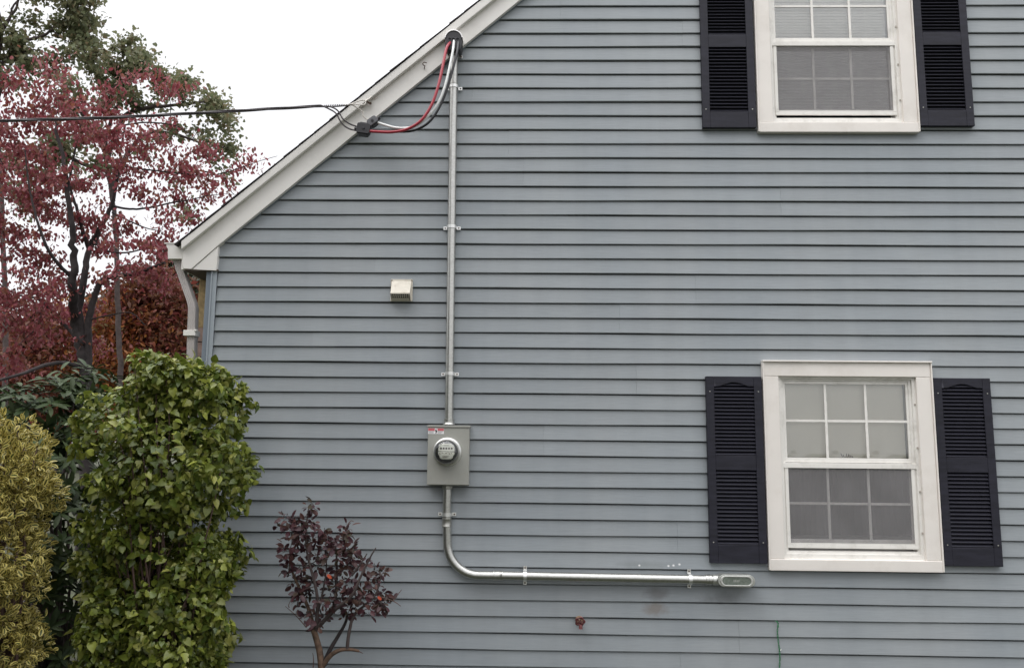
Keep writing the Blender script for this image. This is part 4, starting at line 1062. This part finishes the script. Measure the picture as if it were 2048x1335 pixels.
# --- small purple-leaved shrub below the meter
YU = -.55
def zp(x, y, dy=0): return at(520+x/3.76, 980+y/3.76, YU+dy)
base = at(642, 1420, YU); base.z = 0
pu = thing('purple_shrub', 'small sparse purple leaved shrub with bare orange-brown stems against the siding', 'shrub', tuple(base))
def branch(pts, r0, r1, mat, name='branch'):
    P = smoothpath(pts, 5); k = len(P)
    build(name, MB().tube(P, [r0+(r1-r0)*i/(k-1) for i in range(k)], 8), mat, pu, smooth=True); return P
node = []
node += branch([base, at(645, 1380, YU), zp(462, 1335), zp(450, 1220), zp(425, 1120), zp(400, 1040)], .022, .017, M['orange_bark'], 'trunk')
node += branch([zp(400, 1040), zp(378, 930, .02), zp(345, 840, .04), zp(290, 720, .03), zp(240, 600, .02), zp(225, 450)], .014, .004, M['orange_bark'])
node += branch([zp(415, 1060), zp(432, 920, -.03), zp(425, 760, -.05), zp(375, 560, -.04), zp(345, 400, -.02), zp(350, 250), zp(372, 110)], .012, .003, M['bark2'])
node += branch([zp(428, 1035), zp(500, 960, -.03), zp(580, 880, -.08), zp(690, 790, -.1), zp(760, 640, -.1), zp(830, 500, -.1), zp(872, 430, -.1)], .014, .003, M['bark2'])
node += branch([zp(560, 880, -.03), zp(575, 700, 0), zp(575, 500, .04), zp(560, 360, .05)], .011, .003, M['bark2'])
node += branch([zp(480, 1300), zp(530, 1190), zp(590, 1090, .03), zp(640, 1000, .05), zp(655, 940, .06)], .014, .007, M['bark'])
node += branch([zp(470, 1320), zp(530, 1240, -.02), zp(600, 1200, -.03), zp(680, 1195, -.03), zp(745, 1206, -.02)], .015, .008, M['orange_bark'])
node += branch([zp(655, 1198, -.03), zp(668, 1080, -.03), zp(705, 940, -.03), zp(790, 860, -.04), zp(870, 780, -.05), zp(910, 640, -.04)], .011, .004, M['bark2'])
node += branch([zp(432, 920, -.03), zp(470, 770, 0), zp(500, 560, .03), zp(485, 280, .03)], .008, .002, M['bark2'])
node += branch([zp(575, 500, .04), zp(620, 400, .03), zp(660, 260, .02)], .006, .002, M['bark2'])
node += branch([zp(690, 640, -.05), zp(750, 560, -.05), zp(805, 475, -.05)], .007, .003, M['bark2'])
for pts in ([(350, 1030), (270, 940), (190, 870)], [(220, 880), (215, 860), (235, 820)], [(880, 790), (1000, 830), (1060, 870)], [(1000, 830), (1030, 790), (1065, 745)], [(400, 1330), (402, 1260), (396, 1220)], [(740, 1206), (775, 1225)], [(640, 290), (680, 230), (705, 235)]):
    branch([zp(x, y) for x, y in pts], .0035, .0015, M['twig'], 'twig')
nodes_ = [v for v in node if v.z > zp(500, 1000).z]
PP, TT, NN = [], [], []
cl = [(370, 130, 7), (405, 110, 4), (190, 215, 6), (240, 230, 10), (290, 230, 7), (340, 240, 7), (380, 250, 5), (220, 300, 10), (160, 270, 3), (300, 330, 8), (250, 370, 8), (340, 350, 7), (300, 380, 7), (480, 310, 8), (510, 360, 8), (560, 370, 8), (620, 330, 7), (655, 290, 7), (655, 330, 4),
      (190, 430, 7), (235, 460, 9), (390, 390, 8), (430, 380, 6), (480, 430, 9), (550, 440, 10), (620, 430, 10), (690, 450, 9), (710, 480, 6), (210, 520, 8), (300, 490, 6), (420, 490, 8), (500, 500, 7), (600, 510, 9), (660, 520, 8),
      (215, 590, 9), (300, 600, 8), (340, 580, 5), (430, 580, 9), (510, 630, 6), (600, 590, 8), (650, 590, 6), (740, 570, 9), (790, 560, 5), (240, 640, 5), (260, 700, 6), (330, 700, 7), (390, 690, 7), (290, 770, 9), (360, 770, 8), (300, 830, 8), (280, 870, 3), (640, 700, 8), (700, 740, 9), (760, 740, 8), (820, 730, 8), (860, 720, 6), (580, 730, 6), (530, 760, 6),
      (870, 600, 6), (900, 620, 7), (940, 620, 4), (860, 670, 4), (470, 860, 6), (540, 840, 8), (600, 820, 8), (660, 820, 8), (720, 810, 8), (780, 800, 8), (930, 770, 6), (870, 850, 7), (920, 860, 7), (980, 850, 3), (830, 900, 6), (890, 890, 6), (820, 940, 3), (650, 890, 6), (700, 880, 7), (660, 940, 5), (390, 930, 5), (330, 960, 3), (480, 960, 5), (440, 1010, 4)]
tw = MB()
for (x, y, c_) in cl:
    c0 = zp(x, y, random.uniform(-.10, .08))
    nn_ = min(nodes_, key=lambda q: (q-c0).length)
    tw.tube([nn_, nn_.lerp(c0, .55)+Vector((0, 0, .01)), c0], [.003, .0022, .0012], 5)
    for i in range(int(c_*2.1)):
        d = Vector((random.gauss(0, 1), random.gauss(0, 1), random.gauss(0, .8)+.15)).normalized()
        PP.append(c0+d*random.uniform(.003, .036)); TT.append(d+Vector((0, 0, -.25))); NN.append(Vector((random.gauss(0, .6), random.gauss(-.5, .6), random.gauss(.6, .5))))
build('twigs', tw, M['bark2'], pu, kind='stuff')
PP, TT, NN = map(lambda q: np.array([tuple(v) for v in q]), (PP, TT, NN))
add_leaves(pu, 'leaf', 'foliage', PP, frames(NN, TT), (.039)*(1+.4*rng.uniform(-1, 1, len(PP))), leaf_tpl('oval'), M['purple'], 299)
for (x, y, s) in ((885, 795, .03), (505, 630, .035)):
    p = zp(x, y, -.15); me = leaf_mesh('leaf', np.zeros((1, 3)), frames(np.array([[0., -1, .3]]), np.array([[.5, -.1, -.4]])), np.array([s]), leaf_tpl('oval')); me.materials.append(M['redleaf'])
    o = bpy.data.objects.new('leaf', me); col.objects.link(o); o.parent = pu; o.location = p-root_loc(pu); o['label'] = 'bright orange-red leaf'

# --- hedge added out of view to shade the low left of the wall
hg = thing('added_shade_hedge', 'tall dark evergreen hedge, unseen, added beyond the left edge to shade the wall', 'hedge', (-3.6, -2.4, 0))
HB = [(-3.45, -1.75, 2.3, .55, .6, .9), (-3.75, -1.5, 1.0, .6, .6, 1.1), (-3.7, -2.1, 1.2, .75, .6, 1.3), (-3.5, -2.8, 1.2, .8, .6, 1.4), (-3.3, -3.5, 1.2, .8, .6, 1.4), (-3.2, -4.3, 1.1, .7, .6, 1.3), (-3.8, -2.5, 2.3, .7, .8, .8), (-3.6, -3.4, 2.3, .7, .8, .8)]
P, Rm, S, Nn = shrub_leaves(HB, 9000, .13, .3, 1, .2, .5, .2)
add_leaves(hg, 'leaf', 'foliage', P, Rm, S, leaf_tpl('oval'), M['pine'], 0)
stems(hg, (-3.6, -2.4, 0), [b[:3] for b in HB], .03, M['bark'])

for (x, y, h, r_, lb) in ((-3.7, -3.5, 8.5, 1.75, 'unseen spruce added for shade beside the viewer, nearer of the pair left of the view'), (-6.3, -8.6, 11.0, 2.4, 'unseen spruce added for shade behind the viewer, farther of the pair left of the view')):
    t = thing('added_shade_spruce', lb, 'tree', (x, y, 0))  # unseen trees, added only to darken the lower left wall
    build('trunk', MB().tube([(x, y, 0), (x, y, h*.5), (x, y, h)], [.2, .13, .02], 8), M['bark'], t, smooth=True)
    nn = 9000; zz = rng.uniform(0, 1, nn)**1.4; rad = r_*(1-zz)*np.sqrt(rng.uniform(.35, 1, nn)); aa = rng.uniform(0, 2*np.pi, nn)
    PP = np.stack([x+rad*np.cos(aa), y+rad*np.sin(aa), .5+zz*(h-.5)-rad*.2], 1)
    out_ = np.stack([np.cos(aa), np.sin(aa), -.3+0*aa], 1)
    add_leaves(t, 'needles', 'crown', PP, frames(rng.normal(size=PP.shape)*.4+np.array([0, 0, 1.]), out_+rng.normal(size=PP.shape)*.3), .34*(1+.3*rng.uniform(-1, 1, nn)), leaf_tpl('oval'), M['pine'], 0)

# ------------------------------------------------------------------ trees
def tree(name, lab, cat, baseP, limbs, blobs, Y, leafmat, barkmat, leafsize, dens, tpl, layered=.5, depth=1.2, twig_r=.012, group=None, droop=.6, crown_name='crown', spread=.15, cpa=200):
    """limbs: list of (pixel path with optional depth offset, r0, r1); blobs: (px,py,rx,rz[,dy]) leafy masses in the crown"""
    t = thing(name, lab, cat, (baseP.x, baseP.y, 0), group)
    nd = []
    tr = MB()
    for pts, r0, r1 in limbs:
        P = [baseP if p is None else at(p[0], p[1], Y+(p[2] if len(p) > 2 else 0)) for p in pts]
        P = smoothpath(P, 6); k = len(P)
        P = [p+Vector((random.gauss(0, 1), random.gauss(0, 1), random.gauss(0, .5)))*.13*r0 if 0 < i < k-1 else p for i, p in enumerate(P)]
        tr.tube(P, [r0+(r1-r0)*i/(k-1) for i in range(k)], 9); nd += P[2:]
    build('trunk', tr, barkmat, t, smooth=True)
    br = MB(); s = ppm(Y); PP = []; TT = []; NN = []
    allc = []
    for b in blobs:
        px_, py_, rx, rz = b[:4]; dy = b[4] if len(b) > 4 else 0
        c = at(px_, py_, Y+dy); area = rx*rz
        ncl = max(2, int(area/cpa))
        for _ in range(ncl):
            while True:
                u, v, w_ = (random.uniform(-1, 1) for _ in range(3))
                if u*u+v*v+w_*w_ <= 1: break
            allc.append((c+Vector((u*rx/s, w_*depth*min(1, rx/60+.2), v*rz/s)), max(6, int(dens*area/ncl))))
    base0 = Vector(nd[0])
    allc.sort(key=lambda q: min((q[0]-n_).length for n_ in nd[::3]))
    NA = np.array([tuple(v) for v in nd])
    for c, nl in allc:
        cc = np.array(c); d = np.linalg.norm(NA-cc, axis=1)+np.maximum(0, NA[:, 2]-cc[2])*.6; j = int(np.argmin(d)); a = Vector(NA[j])
        ln = (c-a).length
        md = a.lerp(c, .5)+Vector((random.uniform(-.1, .1), random.uniform(-.1, .1), .12*ln))*min(1, ln)
        P = smoothpath([a, md, c], 4); k = len(P)
        r0 = min(twig_r*(.5+ln), twig_r*2.2)
        br.tube(P, [r0*(1-.75*i/(k-1)) for i in range(k)], 5, caps=False)
        NA = np.vstack([NA, [tuple(P[4]), tuple(P[6]), tuple(c)]])
        sp_r = .30/layered*.5
        for _ in range(nl):
            q = Vector(P[random.choice(range(max(1, k-5), k))])
            o = Vector((random.gauss(0, 1), random.gauss(0, 1), random.gauss(0, layered)))*spread*random.uniform(.5, 1.4)
            PP.append(q+o); TT.append(Vector((random.gauss(0, .6), random.gauss(0, .6), -droop+random.gauss(0, .3)))); NN.append(Vector((random.gauss(0, .8), random.gauss(0, .8), random.gauss(.3, .5))))
    build('branches', br, barkmat, t, kind='stuff')
    PP, TT, NN = map(lambda q: np.array([tuple(v) for v in q]), (PP, TT, NN))
    off = np.array(t.location)
    me = leaf_mesh(crown_name, PP-off, frames(NN, TT), leafsize*(1+.4*rng.uniform(-1, 1, len(PP))), tpl); me.materials.append(leafmat)
    o = bpy.data.objects.new(crown_name, me); col.objects.link(o); o.parent = t
    return t

# red dogwood in front
YT = 7.0
bp = at(182, 900, YT); bp.z = 0
dog = [(40, 190, 60, 26), (100, 165, 40, 16), (150, 140, 26, 10), (30, 250, 60, 36), (110, 228, 70, 28), (170, 212, 44, 20), (300, 165, 36, 12), (268, 195, 34, 16), (335, 180, 30, 12), (372, 178, 14, 8),
       (50, 300, 60, 26), (200, 285, 60, 20), (262, 275, 46, 16), (330, 285, 50, 16), (400, 290, 34, 14), (230, 330, 60, 16), (320, 330, 60, 16), (385, 340, 34, 16), (100, 340, 60, 22),
       (30, 360, 40, 30), (170, 370, 50, 18), (270, 380, 40, 12), (345, 385, 40, 12), (410, 372, 18, 12), (505, 320, 34, 6), (470, 325, 12, 12), (468, 385, 14, 12), (440, 345, 16, 6), (375, 432, 28, 12), (350, 448, 22, 10), (60, 410, 50, 24),
       (20, 460, 40, 30), (120, 430, 50, 20), (150, 480, 44, 18), (60, 505, 46, 26), (100, 560, 50, 26), (30, 590, 40, 34), (130, 610, 36, 26), (262, 500, 36, 9), (310, 520, 50, 9), (225, 555, 24, 12), (290, 470, 30, 8), (60, 650, 50, 36), (150, 690, 26, 26), (20, 720, 34, 30), (200, 430, 30, 12), (310, 410, 26, 8), (110, 390, 40, 18), (240, 240, 30, 12), (350, 240, 16, 8), (330, 500, 45, 18), (345, 475, 30, 12), (290, 560, 45, 22), (335, 548, 30, 14), (250, 450, 30, 14), (-60, 300, 60, 60), (-60, 450, 60, 60), (-50, 600, 50, 50)]
dl = [([None, (178, 800), (172, 735), (160, 680), (150, 640), (147, 572, -.3), (148, 510, -.4), (140, 440, -.5), (128, 330, -.6), (110, 240, -.6)], 0.116, .02),
      ([(168, 690), (158, 620), (170, 550), (178, 500, .2), (205, 450, .3), (228, 395, .4), (238, 330, .5), (250, 250, .6)], 0.065, .015),
      ([(176, 730), (178, 640), (190, 590, .1), (205, 560, .1), (240, 550, -.2), (262, 548, -.3), (290, 540, -.4), (330, 525, -.5)], 0.058, .02),
      ([(205, 450, .3), (190, 490, .2)], 0.020, .02),
      ([(178, 500, .2), (165, 460), (155, 420), (140, 370), (150, 300), (170, 220)], 0.034, .01),
      ([(228, 412, .4), (260, 418), (300, 415), (345, 405), (378, 400), (410, 392)], 0.020, .007),
      ([(225, 425, .4), (255, 440), (290, 455), (320, 462)], 0.017, .006),
      ([(185, 480, .3), (210, 500), (250, 505), (300, 495), (350, 486)], 0.020, .007),
      ([(150, 560, -.3), (110, 520, -.6), (80, 460, -.8), (60, 380, -.8), (50, 300, -.8)], 0.031, .008),
      ([(160, 735), (130, 725, -.4), (90, 730, -.8), (50, 745, -1.2), (0, 760, -1.5)], 0.034, .02),
      ([(165, 690), (120, 640, .5), (80, 600, .8), (40, 590, 1), (0, 570, 1)], 0.034, .01),
      ([(250, 250, .6), (300, 245), (360, 255), (400, 290)], 0.015, .005),
      ([(238, 330, .5), (300, 340), (400, 350), (450, 345), (520, 322), (555, 312)], 0.015, .003),
      ([(178, 640), (210, 632), (260, 625), (290, 650)], 0.014, .006)]
tree('dogwood_tree', 'crimson leaved dogwood with dark forking trunk left of the house', 'tree', bp, dl, dog, YT, M['dogwood'], M['bark'], .070, .36, leaf_tpl('oval'), layered=.45, depth=1.1, twig_r=.007, droop=.9, spread=.125, cpa=150)
# two green oaks behind
YO = 17.0
bo = at(245, 900, YO); bo.z = 0
oakb = [(240, 90, 14, 12), (272, 88, 16, 12), (255, 112, 34, 16), (300, 128, 28, 14), (340, 150, 22, 12), (235, 135, 34, 16), (280, 150, 44, 18), (225, 165, 34, 18), (200, 145, 28, 12), (320, 160, 24, 12), (360, 175, 16, 10), (400, 170, 22, 10), (412, 190, 38, 18), (445, 215, 18, 12), (430, 235, 34, 12), (385, 205, 20, 10), (395, 250, 12, 10), (455, 245, 16, 8),
        (270, 210, 34, 10), (190, 185, 40, 16), (300, 200, 26, 8), (440, 290, 20, 14), (460, 285, 20, 8), (418, 272, 8, 6), (435, 315, 12, 12), (350, 250, 16, 8), (345, 270, 12, 10), (200, 258, 20, 8), (150, 210, 30, 14), (130, 290, 44, 22), (110, 320, 30, 16), (200, 340, 26, 12), (60, 345, 38, 20), (30, 390, 30, 24), (378, 436, 14, 10), (130, 160, 22, 10), (300, 300, 22, 8), (450, 360, 9, 9), (350, 362, 8, 8)]
oakl = [([None, (240, 760), (235, 600), (232, 470), (222, 380), (210, 300), (225, 230), (245, 190), (255, 120), (262, 90)], .085, .025),
        ([(212, 320), (240, 250), (262, 225), (300, 215), (350, 210), (400, 205), (430, 200)], .09, .02),
        ([(222, 380), (260, 300), (300, 265), (350, 268), (400, 285), (445, 295)], .08, .015),
        ([(210, 300), (180, 250), (150, 210), (120, 180)], .09, .02), ([(215, 340), (170, 330), (120, 310), (60, 350)], .08, .02)]
tree('oak_tree', 'green oak whose ragged crown tops the crimson dogwood just above the cable', 'tree', bo, oakl, oakb, YO, M['oak'], M['bark2'], .125, .62, leaf_tpl('lobed'), layered=.8, depth=1.6, twig_r=.016, droop=.3, spread=.17, cpa=120)
bo2 = at(20, 900, 14.0); bo2.z = 0
oakb2 = [(150, 12, 40, 22), (165, 40, 24, 22), (120, 35, 26, 14), (150, 65, 26, 16), (170, 90, 12, 14), (190, 100, 16, 10), (175, 115, 20, 8), (60, 30, 16, 8), (50, 35, 10, 8), (110, 50, 14, 12), (30, 58, 18, 12), (70, 55, 8, 8), (20, 88, 26, 14), (50, 100, 22, 16), (50, 120, 18, 14), (12, 110, 20, 20), (130, 100, 12, 8), (145, 105, 10, 6), (15, 150, 22, 18), (55, 130, 14, 10), (90, 135, 14, 8), (160, -20, 50, 24), (110, -40, 40, 30), (40, -60, 60, 40), (-50, 60, 50, 60), (95, 128, 16, 10), (110, 115, 12, 8), (190, 120, 14, 6)]
oakl2 = [([None, (12, 700), (5, 450), (-4, 250), (-2, 130), (5, 60), (30, 20), (45, -20), (60, -60)], .07, .02),
         ([(-3, 140), (30, 90), (48, 82), (85, 72), (105, 58), (125, 40), (150, 20)], .06, .012), ([(105, 60), (125, 78), (150, 88), (180, 95)], .02, .006),
         ([(-3, 200), (20, 130), (60, 100), (110, 112), (125, 116)], .035, .006), ([(5, 60), (20, 35), (28, 10), (60, -20)], .05, .01), ([(4, 66), (0, 30), (-10, -10)], .04, .01)]
tree('oak_tree', 'green oak at the upper left corner with bare limbs against the sky', 'tree', bo2, oakl2, oakb2, 14.0, M['oak'], M['bark2'], .11, .62, leaf_tpl('lobed'), layered=.8, depth=1.2, twig_r=.012, droop=.3, spread=.15, cpa=120)

# low trees beyond, orange, red and evergreen
def far_tree(lab, px, pyt, Y, wpx, hpx, leafm, n, group='autumn trees beyond the dogwood', name='autumn_tree', ls=.2):
    b = at(px, 900, Y); b.z = 0; top = at(px, pyt, Y).z; s = ppm(Y)
    t = thing(name, lab, 'tree', tuple(b), group)
    wz = wpx/s; hz = hpx/s
    tr = MB(); tips = []
    tr.tube(smoothpath([b, b+Vector((.1, 0, (top-hz*.8)*.5)), Vector((b.x, b.y, top-hz*.4)), Vector((b.x+.1, b.y, top-.1*hz))], 4), [.14-.009*i for i in range(13)], 7)
    cl_ = []
    for _ in range(46):
        while True:
            u = Vector((random.uniform(-1, 1), random.uniform(-1, 1), random.uniform(-1, 1)))
            if .3 < u.length < 1: break
        c = Vector((b.x+u.x*wz, b.y+u.y*wz*.8, top-hz+u.z*hz)); 
        if c.z < .3: continue
        cl_.append(c); st_ = Vector((b.x, b.y, max(.4, min(c.z-.3, top-hz*.5))))
        tr.tube([st_, st_.lerp(c, .5)+Vector((0, 0, .15)), c], [.04, .02, .008], 5, caps=False)
    build('trunk', tr, M['bark'], t)
    per = n//len(cl_)
    C = np.repeat(np.array([tuple(c) for c in cl_]), per, axis=0)
    PP = C+rng.normal(size=C.shape)*np.array([.42, .42, .28])*wz/1.3
    me = leaf_mesh('crown', PP-np.array(b), frames(rng.normal(size=PP.shape)+np.array([0, -.3, .5]), rng.normal(size=PP.shape)+np.array([0, 0, -.5])), ls*(1+.3*rng.uniform(-1, 1, len(PP))), leaf_tpl('simple')); me.materials.append(leafm)
    o = bpy.data.objects.new('crown', me); col.objects.link(o); o.parent = t
far_tree('orange leaved tree low behind the dogwood trunk', 255, 590, 19, 95, 110, M['orange'], 6500, ls=.15)
far_tree('dull red tree between the dogwood trunk and the downspout', 300, 535, 19, 80, 120, M['redfar'], 7000, ls=.17)
far_tree('rusty red tree partly hidden by the downspout', 365, 560, 22, 60, 120, M['redfar'], 6000, ls=.17)
far_tree('orange and green tree behind the downspout bend', 385, 555, 26, 45, 60, M['orange'], 2600, ls=.2)
far_tree('dull red tree at the left edge below the dogwood crown', 40, 590, 18, 100, 130, M['redfar'], 7000, ls=.17)
far_tree('orange tinted tree left of the dogwood trunk', 120, 610, 23, 85, 120, M['orange'], 6000, ls=.19)
far_tree('dark evergreen seen left of the gutter', 330, 500, 24, 34, 60, M['pine'], 4200, 'evergreens beyond the dogwood', 'pine_tree', .22)
far_tree('dark evergreen seen under the eave beside the downspout', 395, 520, 20, 30, 70, M['pine'], 3600, 'evergreens beyond the dogwood', 'pine_tree', .18)
far_tree('dark green tree behind the dogwood trunk fork', 235, 580, 30, 60, 100, M['pine'], 6000, 'evergreens beyond the dogwood', 'pine_tree', .24)
# far-off wood
n = 16000
PX = rng.uniform(-700, 480, n); YY = rng.uniform(38, 48, n)
pos = []
for i in range(n):
    topy = 625+22*math.sin(PX[i]*.021)+14*math.sin(PX[i]*.057+1)
    py = topy+(900-topy)*rng.uniform(0, 1)**.8
    v = at(PX[i], py, YY[i]); pos.append((v.x, v.y, max(.1, v.z)))
pos = np.array(pos)
me = leaf_mesh('distant_wood', pos, frames(rng.normal(size=pos.shape)+np.array([0, -.6, .3]), rng.normal(size=pos.shape)), .62*(1+.4*rng.uniform(-1, 1, n)), leaf_tpl('simple')); me.materials.append(M['redfar'])
o = bpy.data.objects.new('distant_wood', me); col.objects.link(o); o['kind'] = 'stuff'; tag(o, 'far-off mass of dull red autumn woodland behind the trees', 'woodland')
